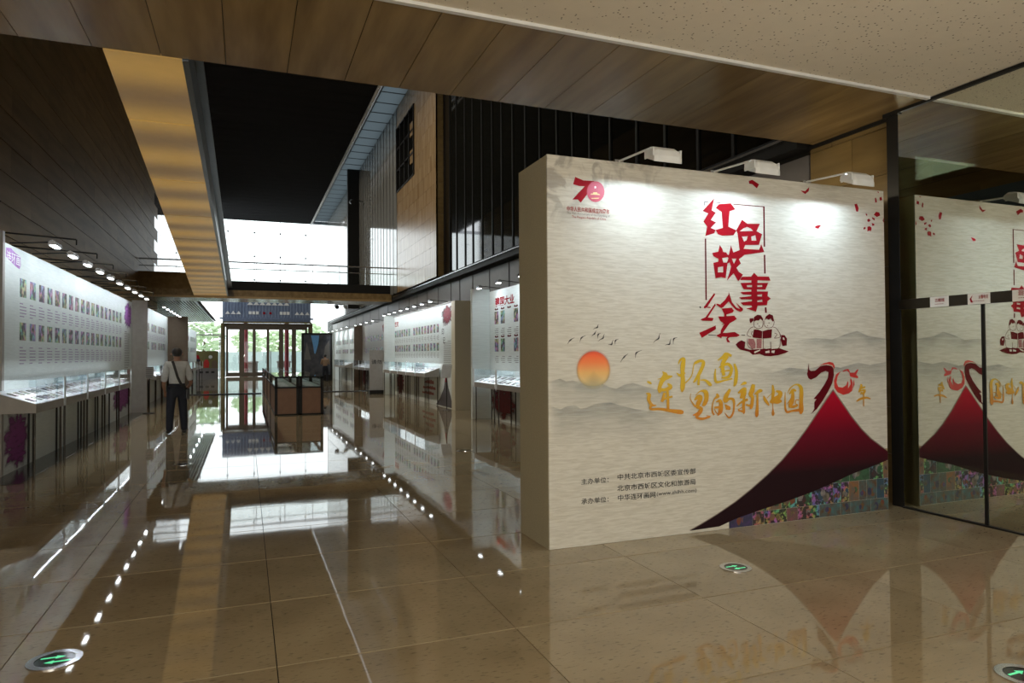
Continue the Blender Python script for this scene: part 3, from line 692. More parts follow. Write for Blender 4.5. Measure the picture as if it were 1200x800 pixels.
# two children reading, drawn in dark red outline: filled shapes and line work
K = (855, 360, 12.31)
cut('reader_print', [[[(85, 535), (120, 500), (170, 475), (225, 500), (215, 590), (290, 610), (460, 600), (520, 590), (720, 590), (850, 635), (800, 660), (700, 690), (590, 705), (500, 700), (430, 670), (330, 685), (280, 640), (150, 610), (110, 575)]],
     [[(345, 320), (410, 320), (470, 345), (550, 320), (610, 315), (600, 440), (470, 452), (330, 435)]], [[(345, 210), (350, 140), (400, 105), (450, 115), (480, 165), (480, 200), (440, 165), (420, 190), (380, 190)]],
     [[(500, 190), (520, 130), (570, 95), (620, 115), (640, 200), (615, 205), (590, 160), (560, 180), (530, 160)]], [[(285, 160), (340, 155), (345, 190), (300, 230), (285, 200)]], [[(740, 400), (790, 400), (825, 450), (820, 550), (760, 560), (735, 480)]]], *K, M['darkred'], .0028)
cut('reader_print', [[[(230, 480), (250, 478), (255, 590), (225, 588)]], [[(485, 470), (575, 470), (580, 590), (510, 600)]], [[(615, 480), (720, 450), (710, 590), (600, 600)]], [[(350, 640), (440, 605), (435, 625), (355, 665)]], [[(510, 635), (570, 620), (575, 655), (515, 660)]], [[(600, 625), (650, 620), (640, 660), (600, 655)]], [[(466, 350), (470, 350), (471, 455), (463, 455)]], [[(760, 430), (785, 440), (790, 470), (765, 465)]]], *K, M['poster'], .0033)
M['rose'] = mat('rose_dotted_print', (.34, .16, .15), .6, scale=120, c2=(.22, .05, .06))
cut('reader_print', [[[(265, 450), (345, 455), (370, 520), (370, 590), (320, 605), (265, 520)]], [[(385, 455), (460, 458), (455, 590), (385, 590)]]], *K, M['rose'], .0036)
lw = 7
for st in ([[(350, 200, lw), (348, 270, lw), (400, 305, lw), (460, 290, lw), (478, 240, lw), (478, 190, lw)], [(498, 190, lw), (500, 260, lw), (540, 295, lw), (600, 290, lw), (630, 250, lw), (640, 200, lw)], [(335, 280, lw), (285, 310, lw), (250, 380, lw), (260, 410, lw), (305, 425, lw)], [(330, 345, lw), (305, 380, lw), (330, 410, lw)],
            [(620, 285, lw), (665, 300, lw), (720, 380, lw), (720, 430, lw), (640, 445, lw)], [(725, 450, lw), (720, 560, lw), (690, 595, lw)], [(640, 370, lw), (680, 390, lw), (640, 440, lw)], [(480, 455, lw), (480, 600, lw)], [(585, 500, lw), (590, 600, lw)], [(250, 450, lw), (260, 560, lw), (330, 605, lw)], [(390, 235, 12), (405, 238, 12)], [(555, 225, 12), (568, 225, 12)], [(410, 270, 9), (430, 272, 9)], [(535, 265, 9), (548, 268, 9)]],):
    brush_mesh('reader_print', brush(st, *K), M['darkred'], P, .004)

# petals
pet = M['red']
for pts, o_ in (([(514, 570), (530, 565), (560, 585), (550, 603), (530, 585), (516, 582)], (740, 60, 3.75)), ([(742, 612), (762, 615), (780, 597), (778, 615), (762, 628)], (740, 60, 3.75)),
    ([(10, 450), (45, 440), (68, 500), (60, 550), (35, 545)], (1000, 200, 11.43)), ([(270, 590), (300, 550), (345, 560), (358, 600), (310, 620)], (1000, 200, 11.43)), ([(285, 365), (300, 360), (312, 420), (290, 430)], (1000, 200, 11.43)),
    ([(345, 360), (375, 350), (383, 395), (350, 400)], (1000, 200, 11.43)), ([(165, 565), (185, 590), (180, 610), (163, 590)], (1000, 200, 11.43)), ([(183, 655), (205, 640), (228, 665), (205, 688), (185, 680)], (1000, 200, 11.43)),
    ([(245, 620), (285, 640), (280, 668), (250, 645)], (1000, 200, 11.43)), ([(242, 700), (275, 710), (280, 730), (250, 740)], (1000, 200, 11.43)), ([(130, 765), (155, 750), (162, 775), (135, 790)], (1000, 200, 11.43)),
    ([(185, 750), (215, 742), (240, 760), (240, 790), (225, 815), (215, 800), (185, 815)], (1000, 200, 11.43)), ([(310, 280), (340, 282), (335, 300)], (1000, 200, 11.43)), ([(60, 660), (75, 655), (88, 655), (75, 672), (60, 668)], (940, 100, 4)), ([(376, 635), (380, 620), (383, 645)], (940, 100, 4))):
    cut('petal_print', [[pts]], *o_, pet)

# golden calligraphy
def gold_mat():
    m = bpy.data.materials.new('gold_ink_print'); m.use_nodes = True; nt = m.node_tree; n = nt.nodes; L = nt.links; p = n['Principled BSDF']; p.inputs['Roughness'].default_value = .5
    t = n.new('ShaderNodeTexCoord'); sp = n.new('ShaderNodeSeparateXYZ'); L.new(t.outputs['Object'], sp.inputs[0])
    q = n.new('ShaderNodeMapRange'); q.inputs['From Min'].default_value = 1.0; q.inputs['From Max'].default_value = 1.42; L.new(sp.outputs[2], q.inputs[0])
    nz = n.new('ShaderNodeTexNoise'); nz.inputs['Scale'].default_value = 22; L.new(t.outputs['Object'], nz.inputs[0])
    ad = n.new('ShaderNodeMath'); ad.operation = 'MULTIPLY_ADD'; L.new(nz.outputs['Fac'], ad.inputs[0]); ad.inputs[1].default_value = .5; L.new(q.outputs[0], ad.inputs[2])
    r = n.new('ShaderNodeValToRGB'); e = r.color_ramp.elements; e[0].position = .2; e[0].color = (.50, .16, .006, 1); e[1].position = .95; e[1].color = (.58, .38, .015, 1)
    L.new(ad.outputs[0], r.inputs[0]); L.new(r.outputs[0], p.inputs['Base Color']); return m
M['gold'] = gold_mat()
G1 = (750, 410, 9.41); G2 = (800, 440, 12.0); G3 = (860, 440, 13.333); G4 = (935, 415, 10.0); G5 = (750, 400, 4.0)
CH = [(G1, [[(75, 345, 10), (100, 358, 22), (125, 372, 12)], [(190, 322, 6), (235, 308, 14), (268, 262, 25), (240, 238, 6)], [(265, 250, 30), (275, 290, 48), (235, 350, 38), (208, 430, 32), (220, 470, 22)], [(225, 335, 30), (300, 300, 36), (355, 288, 10)], [(205, 430, 30), (270, 440, 30), (335, 405, 36), (300, 370, 14)], [(270, 470, 26), (238, 570, 24), (260, 540, 20), (355, 510, 16)],
       [(295, 420, 22), (303, 520, 24), (305, 655, 24)], [(60, 478, 6), (98, 490, 32), (92, 550, 30), (128, 605, 24), (175, 610, 8)], [(118, 610, 22), (115, 650, 22), (220, 650, 24), (330, 668, 30), (440, 682, 42), (476, 688, 20)]]),
      (G1, [[(420, 155, 8), (440, 110, 18), (480, 95, 26), (470, 160, 42), (465, 250, 36), (470, 340, 40), (465, 420, 40), (460, 465, 8)], [(398, 250, 5), (440, 280, 28), (490, 245, 24)], [(495, 365, 12), (565, 285, 9), (590, 165, 9), (610, 140, 24), (662, 118, 26), (698, 140, 30), (660, 240, 32), (600, 340, 20), (580, 356, 6)], [(648, 250, 22), (640, 388, 22)], [(660, 330, 8), (720, 335, 20), (768, 378, 34), (790, 385, 8)]]),
      (G5, [[(362, 88, 3), (388, 73, 12), (402, 58, 12), (428, 68, 9)], [(408, 66, 15), (385, 108, 15), (392, 160, 12)], [(368, 122, 4), (408, 105, 12), (428, 128, 11), (414, 165, 12), (380, 170, 6)], [(375, 143, 4), (420, 135, 6)], [(352, 128, 4), (350, 165, 9), (357, 190, 10), (392, 183, 6), (432, 174, 6)], [(440, 104, 8), (450, 140, 12), (446, 190, 14), (438, 210, 5)]]),
      (G2, [[(110, 250, 5), (105, 330, 9), (150, 405, 18), (180, 440, 20)], [(175, 280, 8), (245, 218, 14), (318, 230, 52), (330, 320, 50), (300, 400, 44), (268, 420, 14)], [(160, 345, 14), (215, 300, 50), (248, 310, 50), (215, 390, 50), (195, 440, 34)], [(185, 440, 30), (255, 462, 42), (220, 530, 44), (138, 555, 12)], [(225, 530, 44), (190, 582, 30), (262, 606, 30), (330, 592, 24), (378, 574, 20), (325, 560, 6)]]),
      (G2, [[(470, 255, 18), (492, 290, 38), (440, 330, 15), (414, 420, 15), (415, 510, 20), (440, 552, 20)], [(465, 372, 10), (520, 352, 38), (535, 420, 46), (525, 500, 50), (488, 560, 14)], [(440, 450, 22), (515, 442, 30)], [(440, 470, 8), (482, 540, 14)], [(662, 190, 28), (605, 290, 50), (592, 360, 44), (650, 325, 28), (708, 340, 32), (716, 430, 22), (700, 530, 22), (648, 592, 22), (585, 520, 6)], [(590, 405, 12), (620, 440, 42), (652, 462, 36), (598, 470, 8)]]),
      (G3, [[(98, 148, 8), (165, 115, 42), (188, 130, 18)], [(62, 275, 26), (150, 205, 38), (195, 205, 8)], [(155, 200, 60), (138, 300, 72), (92, 352, 18)], [(35, 478, 12), (110, 415, 26), (212, 370, 34)], [(155, 330, 32), (145, 470, 36), (150, 560, 34), (145, 598, 8)], [(55, 535, 14), (125, 492, 10)], [(60, 540, 18), (140, 560, 30)], [(300, 135, 42), (278, 230, 62), (255, 300, 52), (285, 340, 40), (270, 470, 42), (250, 520, 18)], [(185, 452, 26), (240, 468, 30), (282, 420, 10)], [(315, 292, 16), (400, 235, 46), (438, 245, 20)], [(358, 270, 26), (360, 450, 30), (350, 600, 46), (350, 648, 14)]]),
      (G3, [[(460, 310, 8), (480, 370, 38), (528, 440, 30), (542, 472, 8)], [(512, 352, 7), (580, 282, 8), (640, 250, 10)], [(600, 145, 20), (610, 250, 38), (600, 350, 32), (602, 450, 10), (605, 520, 14), (606, 595, 38), (604, 628, 8)], [(650, 240, 20), (718, 265, 52), (700, 330, 60), (610, 380, 60), (565, 425, 30)], [(600, 400, 52), (680, 395, 72), (745, 400, 16)]]),
      (G3, [[(795, 255, 8), (795, 400, 18), (800, 520, 26), (830, 568, 30), (900, 550, 26), (1012, 535, 36)], [(835, 275, 8), (880, 190, 16), (960, 138, 16), (1030, 168, 42), (1050, 250, 50), (1045, 400, 50), (1045, 540, 60), (1035, 600, 16)], [(860, 290, 12), (915, 225, 38), (968, 240, 22)], [(912, 240, 32), (912, 340, 48), (888, 430, 62), (848, 472, 14)], [(850, 482, 26), (920, 486, 36), (985, 460, 24), (955, 438, 8)], [(825, 442, 10), (890, 350, 12)], [(960, 375, 10), (1006, 380, 15)], [(960, 380, 12), (950, 440, 14)]]),
      (G4, [[(728, 350, 8), (740, 370, 22), (710, 445, 14)], [(730, 402, 15), (785, 382, 18)], [(712, 432, 10), (782, 420, 20), (752, 470, 24)], [(742, 440, 18), (730, 472, 8)], [(680, 552, 10), (730, 522, 22), (800, 508, 18), (846, 522, 12)], [(765, 460, 14), (765, 610, 8)]])]
for (ox, oy, s), sts in CH: brush_mesh('gold_character', brush(sts, ox, oy, s, 1.22), M['gold'], P, .0045)

# ribbon 70
cut('ribbon_numeral', [[[(125, 100), (130, 180), (150, 195), (200, 190), (260, 140), (330, 125), (390, 135), (415, 170), (420, 240), (400, 340), (350, 440), (290, 540), (220, 640), (150, 700), (190, 640), (190, 560), (215, 525), (180, 522), (250, 440), (310, 350), (350, 270), (355, 210), (320, 195), (270, 215), (210, 270), (150, 298), (120, 280), (103, 230), (112, 200)]]], *G4, M['darkred'])
M['scarlet'] = mat('scarlet_print', (.55, .03, .015), .5, c2=(.38, .008, .012), scale=5)
cut('ribbon_numeral', [[[(220, 155), (300, 105), (370, 88), (410, 100), (430, 140), (425, 175), (400, 130), (350, 115), (290, 120)]], [[(498, 198), (462, 262), (450, 330), (470, 380), (520, 390), (565, 360), (580, 310), (590, 330), (585, 400), (615, 350), (610, 300), (615, 270), (640, 330), (635, 400), (595, 458), (530, 475), (465, 445), (425, 390), (420, 310), (445, 235)]],
     [[(655, 285), (662, 350), (630, 430), (580, 470), (640, 400), (648, 330)]], [[(510, 185), (530, 205), (570, 190), (600, 215), (610, 260), (700, 282), (705, 260), (680, 240), (710, 175), (690, 180), (660, 215), (610, 215), (590, 170), (550, 178), (520, 195)]]], *G4, M['scarlet'])

# red peak
def peak_mat():
    m = bpy.data.materials.new('red_peak_print'); m.use_nodes = True; nt = m.node_tree; n = nt.nodes; L = nt.links; p = n['Principled BSDF']; p.inputs['Roughness'].default_value = .7; p.inputs['Specular IOR Level'].default_value = .15
    t = n.new('ShaderNodeTexCoord'); sp = n.new('ShaderNodeSeparateXYZ'); L.new(t.outputs['Object'], sp.inputs[0])
    r = n.new('ShaderNodeValToRGB'); e = r.color_ramp.elements; e[0].position = .38; e[0].color = (.012, .002, .004, 1); e[1].position = .98; e[1].color = (.36, .002, .018, 1); x = e.new(.68); x.color = (.11, .002, .012, 1)
    q = n.new('ShaderNodeMapRange'); q.inputs['From Min'].default_value = 0; q.inputs['From Max'].default_value = 1.15; L.new(sp.outputs[2], q.inputs[0])
    L.new(q.outputs[0], r.inputs[0]); L.new(r.outputs[0], p.inputs['Base Color']); return m
M['peak'] = peak_mat()
edge_l = [(976, 457.5), (968, 469), (958, 484), (946, 502), (932, 521), (917, 539), (900, 556), (882, 572), (862, 588), (840, 603), (822, 614), (808, 621.7)]
edge_b = [(843, 616.5), (862, 607.5), (895, 596), (925, 586), (952, 576), (977, 565), (999.5, 554.5), (1020, 547), (1041.5, 538.5)]
edge_r = [(1041.5, 528.5), (1032, 523), (1020, 514), (1009, 503), (997, 488), (986, 472)]
cut('peak_print', [[edge_l + edge_b + edge_r]], 0, 0, 1, M['peak'], .003)
el2 = [(x - 1.1, y - .5) for x, y in edge_l]; er2 = [(x + 1.2, y - .6) for x, y in edge_r]
cut('peak_print', [[[(976, 455.5)] + el2[1:] + edge_b + er2]], 0, 0, 1, mat('grey_peak_outline', (.20, .15, .12), .6), .0024)
# collage of small pictures along the foot of the wall
def clipz(x):
    # underside of the peak, as height over the floor
    pts = pw(edge_b)
    for (xa, za), (xb, zb) in zip(pts, pts[1:]):
        if xa <= x <= xb: return za + (zb - za) * (x - xa) / (xb - xa)
    return 0 if x < pts[0][0] else pts[-1][1]
rr = random.Random(12); zr = 0.004
PAL = [(.30, .02, .02), (.03, .10, .20), (.05, .18, .08), (.45, .40, .10), (.10, .05, .20), (.35, .30, .22), (.02, .02, .03), (.30, .10, .12), (.08, .22, .24), (.45, .42, .38), (.40, .16, .04)]
M['col'] = picture_mat('collage_print', .7, .34, .48, .58, 26)
PM = [mat('collage_colour', tuple(q * .55 for q in c), .6, var=.3, scale=16, c2=tuple(q * .2 for q in PAL[(i * 5 + 3) % 11])) for i, c in enumerate(PAL)]
for h in (.12, .19, .17, .12):
    x = 3.98
    while x < PX1:
        w = rr.choice((.10, .13, .18, .26)); x1 = min(x + w, PX1 + .003)
        if clipz(x1) > zr and clipz(x + .02) > 0:
            k = rr.randrange(11)
            flat_mesh('collage_picture', [[[(x, zr), (x1 - .0015, zr), (x1 - .0015, zr + h - .0015), (x, zr + h - .0015)]]], PM[k] if k % 3 else M['col'], P, ('y', PY), .001)
            ww = x1 - x
            for q in range(3):   # a figure-like blot inside each picture
                cx = x + ww * rr.uniform(.25, .75); cz = zr + h * rr.uniform(.3, .6); ra = min(ww, h) * rr.uniform(.15, .3)
                flat_mesh('collage_figure', [[[(cx + math.cos(t * .785) * ra * rr.uniform(.6, 1.1), cz + math.sin(t * .785) * ra * rr.uniform(.8, 1.3)) for t in range(8)]]], PM[(k + 3 + q * 4) % 11], P, ('y', PY), .0016 + .0002 * q)
        x = x1
    zr += h

# top left logo
LG = (660, 200, 12.31)
cut('anniversary_logo', [[[(170, 90), (290, 140), (450, 148), (390, 260), (340, 345), (250, 462), (210, 415), (130, 415), (230, 310), (310, 225), (225, 222), (140, 195)]]], *LG, M['red'])
cut('anniversary_logo', [[[(465 + 127 * math.cos(t * .2618), 303 + 150 * math.sin(t * .2618)) for t in range(24)]]], *LG, mat('crimson_print', (.44, .02, .06), .5), .0034)
cut('anniversary_logo', [[[(460 + (20 if t % 2 == 0 else 8) * math.sin(t * .6283), 240 - (24 if t % 2 == 0 else 9) * math.cos(t * .6283)) for t in range(10)]]], *LG, M['white_print'], .004)
cut('anniversary_logo', [[[(388, 345), (400, 330), (425, 332), (430, 312), (485, 312), (492, 332), (515, 336), (530, 352), (470, 348)]], [[(395, 395), (520, 392), (500, 405), (410, 407)]]], *LG, mat('pale_gold_print', (.65, .5, .2), .5), .004)
def ptext(body, u0, v0, u1, v1, h, m, bold=0.0, name='lettering', spacing=1.0):
    """type on the poster from (u0,v0) to (u1,v1), baseline pixels, h metres tall"""
    a = at(u0, v0, Y=PY); b = at(u1, v1, Y=PY)
    z = (a.z + b.z) / 2
    text(name, body, m, P, ((a.x, PY, z), (1, 0, 0), (0, 0, 1), b.x - a.x, h, (0, -1, 0)), .003, bold, spacing)
ptext('中华人民共和国成立70周年', 664, 247.5, 714, 251, .042, M['red'], .012)
ptext('The 70th Anniversary of the Founding of', 664, 251.5, 714.5, 255.5, .026, M['grey_print'])
ptext("The People's Republic of China", 670, 256, 710, 259, .026, M['red'])
ptext('主办单位：', 681, 568.5, 713, 564.5, .048, M['black_print'], .010)
ptext('中共北京市西城区委宣传部', 723.5, 564, 815, 553.5, .05, M['black_print'], .010)
ptext('北京市西城区文化和旅游局', 723, 576, 815, 567, .05, M['black_print'], .010)
ptext('承办单位：', 681, 591.5, 713, 587.5, .048, M['black_print'], .010)
ptext('中华连环画网', 724, 587.5, 768, 582, .05, M['black_print'], .010)
ptext('(www.zhlhh.com)', 769.5, 582, 816, 577.5, .042, M['black_print'])

# lamps on top of the poster wall
lm = MB()
def lamp_head(c, s, parent, name='lamp_head', L_=.30):
    """white flood head: curved shell seen from below the hall side; s = direction the lamp looks (unit x/y)"""
    pass
for (u, v), lab in zip(((777, 186), (893, 200), (1004.5, 213.5)), ('white flood lamp on the big poster wall, nearest its left end', 'white flood lamp in the middle of the big poster wall top', 'white flood lamp on the big poster wall beside the tiled wall')):
    c = at(u, v, Y=4.5); t = thing('flood_lamp', (c.x, 5.0, PZ), lab, 'lamp', 'flood lamps on the poster wall')
    x0, x1 = c.x - .125, c.x + .125
    prof = [(4.60, c.z + .03), (4.595, c.z + .065), (4.55, c.z + .09), (4.49, c.z + .083), (4.44, c.z + .05), (4.415, c.z + .0), (4.415, c.z - .05), (4.425, c.z - .05), (4.43, c.z + .0), (4.45, c.z + .04), (4.495, c.z + .071), (4.548, c.z + .076), (4.59, c.z + .03)]
    sh = MB(); nn_ = len(prof)
    for i, xx in enumerate((x0, x0 + .03, x1 - .03, x1)):
        k = .75 if i in (0, 3) else 1
        sh.v += [Vector((xx, 4.48 + (p[0] - 4.48) * k, c.z - .03 + (p[1] - c.z + .03) * k)) for p in prof]
    for i in range(3):
        for j in range(nn_):
            sh.f.append((i * nn_ + j, i * nn_ + (j + 1) % nn_, (i + 1) * nn_ + (j + 1) % nn_, (i + 1) * nn_ + j))
    sh.f += [tuple(range(7)), tuple(3 * nn_ + q for q in range(7))]
    h = sh.build('lamp_head', M['lamp_white'], t)
    for xx in (x0, x1): MB().box(xx - .005, xx + .005, 4.44, 4.56, c.z + .0, c.z + .06).build('end_cap', M['lamp_white'], h)
    MB().box(x0 + .03, x1 - .03, 4.49, 4.52, c.z + .066, c.z + .070).build('lamp_lens', mat('lamp_lens', (.9, .9, .9), .4, emit=(.95, .98, 1), estr=2.5), h)
    MB().tube((x0 + .01, 5.0, PZ + .01), (x0 + .02, 4.5, c.z + .075), .009, n=8).tube((x0 + .02, 4.5, c.z + .075), (x0 + .08, 4.5, c.z + .075), .009, n=8).build('arm', M['lamp_white'], t)
    MB().box(x0 - .03, x0 + .05, 4.97, 5.05, PZ, PZ + .02).build('clamp', M['steel'], t)
    light('AREA', (c.x, 4.50, c.z + .060), (c.x, 4.96, c.z - .40), 11.5, (.70, .86, 1), .24, .02, name='flood_lamp_light')

# stickers on the door rail
for i, (a, b, txt) in enumerate(((4.63, 4.445, '古籍馆'), (4.265, 4.065, '火警电话'), (3.878, 3.69, '请随手关门'))):
    st = MB().box(GX - .034, GX - .031, b, a, 1.974, 2.071).build('door_sticker', M['white_print'])
    tag(st, ('white sticker with three red characters on the door rail, nearest the black post', 'white sticker with a red swoosh on the door rail above the glass joint', 'white sticker with red characters on the door rail at the picture edge')[i], 'sticker')
    st.name = 'door_sticker'
    o = text('lettering', txt, M['red'], st, ((GX - .034, a - (.05 if i != 1 else .1), 2.02), (0, -1, 0), (0, 0, 1), (a - b) - (.09 if i != 1 else .115), .035 if i < 2 else .05, (-1, 0, 0)), .002, .01)
    text('lettering', 'ABCDEFGHIJK' if False else '— — — — —', M['red'], st, ((GX - .034, a - .05, 2.0), (0, -1, 0), (0, 0, 1), (a - b) - .1, .004, (-1, 0, 0)), .002)
    if i == 1: MB().prism([(a - .03, 1.992), (a - .02, 2.025), (a - .045, 2.055), (a - .034, 2.025), (a - .05, 1.992)], 'x', GX - .0365, GX - .034).build('swoosh_mark', M['red'], st)

# ================================================================== FLOOR DISCS
def floor_disc(x, y, r, lab, lit):
    t = thing('floor_marker', (x, y, 0), lab, 'floor light', 'exit markers set in the floor')
    MB().disc((x, y), r, .0, r0=r * .72, h=.006).build('steel_ring', M['chrome'], t)
    MB().disc((x, y), r * .73, .0, h=.004).build('dark_lens', mat('dark_lens', (.004, .008, .006), .1), t)
    if lit:
        g_ = bpy.data.materials.get('green_arrow_light') or mat('green_arrow_light', (.1, .5, .25), .4, emit=(.12, .75, .35), estr=.8)
        for s in (-1, 1):
            cx, cy = x + s * .012, y - s * r * .24
            MB().prism([(cx - s * r * .42, cy), (cx - s * r * .1, cy - r * .16), (cx - s * r * .1, cy - r * .05), (cx + s * r * .45, cy - r * .05), (cx + s * r * .45, cy + r * .05), (cx - s * r * .1, cy + r * .05), (cx - s * r * .1, cy + r * .16)], 'z', .0042, .0055).build('green_arrow', g_, t)
floor_disc(-.908, 4.14, .125, 'round floor marker with green arrows in a polished ring, bottom left corner', True)
floor_disc(3.30, 4.05, .112, 'round floor marker with green arrows below the poster wall', True)
floor_disc(3.47, 2.19, .12, 'round floor marker cut off at the bottom right corner', True)
floor_disc(-.84, 10.9, .13, 'dark round floor marker behind the nearest left showcases, near the man', False)
floor_disc(3.32, 10.65, .13, 'dark round floor marker left of the poster wall side', False)

# ================================================================== EXHIBITION PANELS
def pic_rows(t, X, s, y0, y1, n, rows, wfrac=.62, skip=()):
    st = (y1 - y0) / n
    for z0, z1 in rows:
        for i in range(n):
            if i in skip: continue
            a = y0 + st * i; w = st * wfrac
            key = (round(w, 3), round(z1 - z0, 3), s)
            if key not in PICM:
                b = MB().box(-.001, .003, 0, w, 0, z1 - z0); me = bpy.data.meshes.new('picture'); me.from_pydata(b.v, [], b.f); me.materials.append(M['pic']); PICM[key] = me
            o = bpy.data.objects.new('picture', PICM[key]); link(o, t)
            o.location = Vector((X + (.0005 if s > 0 else -.0025), a, z0)) - origin(t)
PICM = {}
def captions(t, X, s, y0, y1, n, z, m, nl=5, wfrac=.62):
    b = MB(); st = (y1 - y0) / n; rr = random.Random(n)
    for i in range(n):
        for l in range(nl):
            a = y0 + st * i; w = st * wfrac * (1 if l not in (0, nl - 1) else rr.uniform(.4, .8))
            b.box(X + s * .0005 - .0005, X + s * .002 + .0005, a, a + w, z - l * .045, z - l * .045 + .014)
    b.build('caption_print', m, t, kind='stuff')
def panel(name, s, X, Y0, Y1, top, label, m=None, wing=(True,), wing_m=None, wd=.4, near_m=None):
    t = thing(name, (X, (Y0 + Y1) / 2, 0), label, 'display panel')
    box('board', m or M['panel'], min(X, X - s * .35), max(X, X - s * .35), Y0, Y1, 0, top, t)
    # far wing stands out towards the hall
    if wing_m is not None: box('end_wing', wing_m, min(X, X + s * wd), max(X, X + s * wd), Y1, Y1 + .12, 0, top + .06, t)
    return t
def wash(t, X, s, pts, m, depth=.0035):
    flat_mesh('colour_wash', [[[(p[0], p[1]) for p in pts]]], m, t, ('x', X, s), depth)
INKS = {}
def splash(t, X, s, y0, y1, z0, z1, col, seed):
    """watery printed colour, its opacity thinning out to ragged edges"""
    rr = random.Random(seed); me = bpy.data.meshes.new('colour_wash'); o0 = origin(t); vs = []; fs = []; al = []; n = 36
    yc, zc = (y0 + y1) / 2, (z0 + z1) / 2
    rad = [rr.uniform(.72, 1.15) for _ in range(n)]
    for ri, (k, a) in enumerate(((.02, 1), (.45, 1), (.75, .85), (1.0, 0))):
        for i in range(n):
            th = 2 * math.pi * i / n; q = k * (1 if ri < 2 else rad[i])
            y = min(max(yc + math.cos(th) * q * (y1 - y0) / 2 * 1.15, y0), y1); z = min(max(zc + math.sin(th) * q * (z1 - z0) / 2 * 1.15, z0), z1)
            vs.append(Vector((X + s * (.003 + ri * .0001), y, z)) - o0); al.append(a * (1 if ri < 2 else rr.uniform(.6, 1)))
    for ri in range(3):
        for i in range(n):
            j = (i + 1) % n; fs.append((ri * n + i, ri * n + j, ri * n + n + j, ri * n + n + i))
    fs.append(tuple(range(n)))
    if col not in INKS: INKS[col] = fade_mat('watercolour_print', col, 1.25)
    me.from_pydata(vs, [], fs); me.materials.append(INKS[col]); q = me.attributes.new('ink', 'FLOAT', 'POINT')
    for i, a in enumerate(al): q.data[i].value = a
    link(bpy.data.objects.new('colour_wash', me), t)
C_PUR = (.34, .10, .42); C_MAG = (.20, .01, .17); C_RED = (.16, .005, .012)
def jag(y0, y1, z0, z1, seed, n=22):
    rr = random.Random(seed); P_ = []
    for i in range(n + 1): P_.append((y0 + (y1 - y0) * i / n, z1 - (z1 - z0) * rr.uniform(0, .35) - (z1 - z0) * .5 * abs(i / n - .4)))
    for i in range(n, -1, -1): P_.append((y0 + (y1 - y0) * i / n, z0 + (z1 - z0) * rr.uniform(0, .12)))
    return P_
# left 1
L1 = panel('exhibition_panel', 1, -2.95, 10.75, 21.5, 3.06, 'long pale grey picture panel on the left, nearest the camera', wing_m=M['gray_box'], wd=.38)
box('near_edge_post', M['gray_box'], -3.05, -2.945, 10.66, 10.75, 0, 3.2, L1)
pic_rows(L1, -2.95, 1, 11.42, 20.0, 18, [(2.40, 2.66), (1.79, 2.04)], .6)
captions(L1, -2.95, 1, 11.42, 20.0, 18, 2.30, M['caption']); captions(L1, -2.95, 1, 11.42, 20.0, 18, 1.68, M['caption'], 6)
wash(L1, -2.95, 1, [(10.8, 3.0), (11.0, 3.02), (11.2, 2.98), (11.42, 2.96), (11.44, 2.84), (11.38, 2.78), (11.2, 2.80), (11.0, 2.84), (10.8, 2.88)], M['purple'], .002)
text('lettering', '连环画', M['white_print'], L1, ((-2.95, 10.82, 2.82), (0, 1, 0), (0, 0, 1), .58, .15, (1, 0, 0)), .004, .01)
splash(L1, -2.95, 1, 20.2, 21.4, 2.3, 3.0, C_PUR, 5); splash(L1, -2.95, 1, 18.6, 21.3, .15, .95, C_MAG, 6); splash(L1, -2.95, 1, 10.76, 11.9, .0, .85, C_MAG, 7)
captions(L1, -2.95, 1, 20.3, 21.3, 1, 2.2, M['grey_print'], 22, .8)
# left 2, 3
L2 = panel('exhibition_panel', 1, -3.0, 24.3, 31.5, 3.15, 'second pale picture panel on the left, behind the man', wing_m=M['brown_box'], wd=.75)
pic_rows(L2, -3.0, 1, 24.8, 30.6, 12, [(2.4, 2.66), (1.79, 2.04)], .6, (2, 6)); captions(L2, -3.0, 1, 24.8, 30.6, 12, 2.3, M['caption'])
L3 = panel('exhibition_panel', 1, -2.9, 34, 47.5, 3.1, 'farthest pale picture panel on the left, beyond the brown pillar')
pic_rows(L3, -2.9, 1, 35, 46.5, 14, [(2.4, 2.66), (1.79, 2.04)], .6, (3, 8))
# right 1
R1 = panel('exhibition_panel', -1, 5.55, 7.5, 15.75, 3.08, 'pale picture panel on the right with red heading, half hidden by the poster wall', wing_m=M['panel'], wd=.45)
RX = 5.55
pic_rows(R1, RX, -1, 10.1, 15.55, 13, [(2.27, 2.57), (1.62, 1.92)], .62, (10,))
captions(R1, RX, -1, 10.1, 15.55, 13, 2.15, M['grey_print'], 4); captions(R1, RX, -1, 10.1, 15.55, 13, 1.5, M['grey_print'], 4)
text('lettering', '建国大业', M['red'], R1, ((RX, 15.35, 2.68), (0, -1, 0), (0, 0, 1), 1.25, .22, (-1, 0, 0)), .003, .03)
for i in range(13):
    for z in (2.60, 1.95):
        y = 10.1 + 5.45 / 13 * i; flat_mesh('ribbon_print', [[[(y, z + .02), (y + .06, z + .055), (y + .13, z + .02), (y + .2, z + .055), (y + .26, z + .02), (y + .2, z), (y + .06, z)]]], M['darkred'], R1, ('x', RX, -1), .003)
splash(R1, RX, -1, 14.0, 15.7, .02, .95, C_RED, 9)
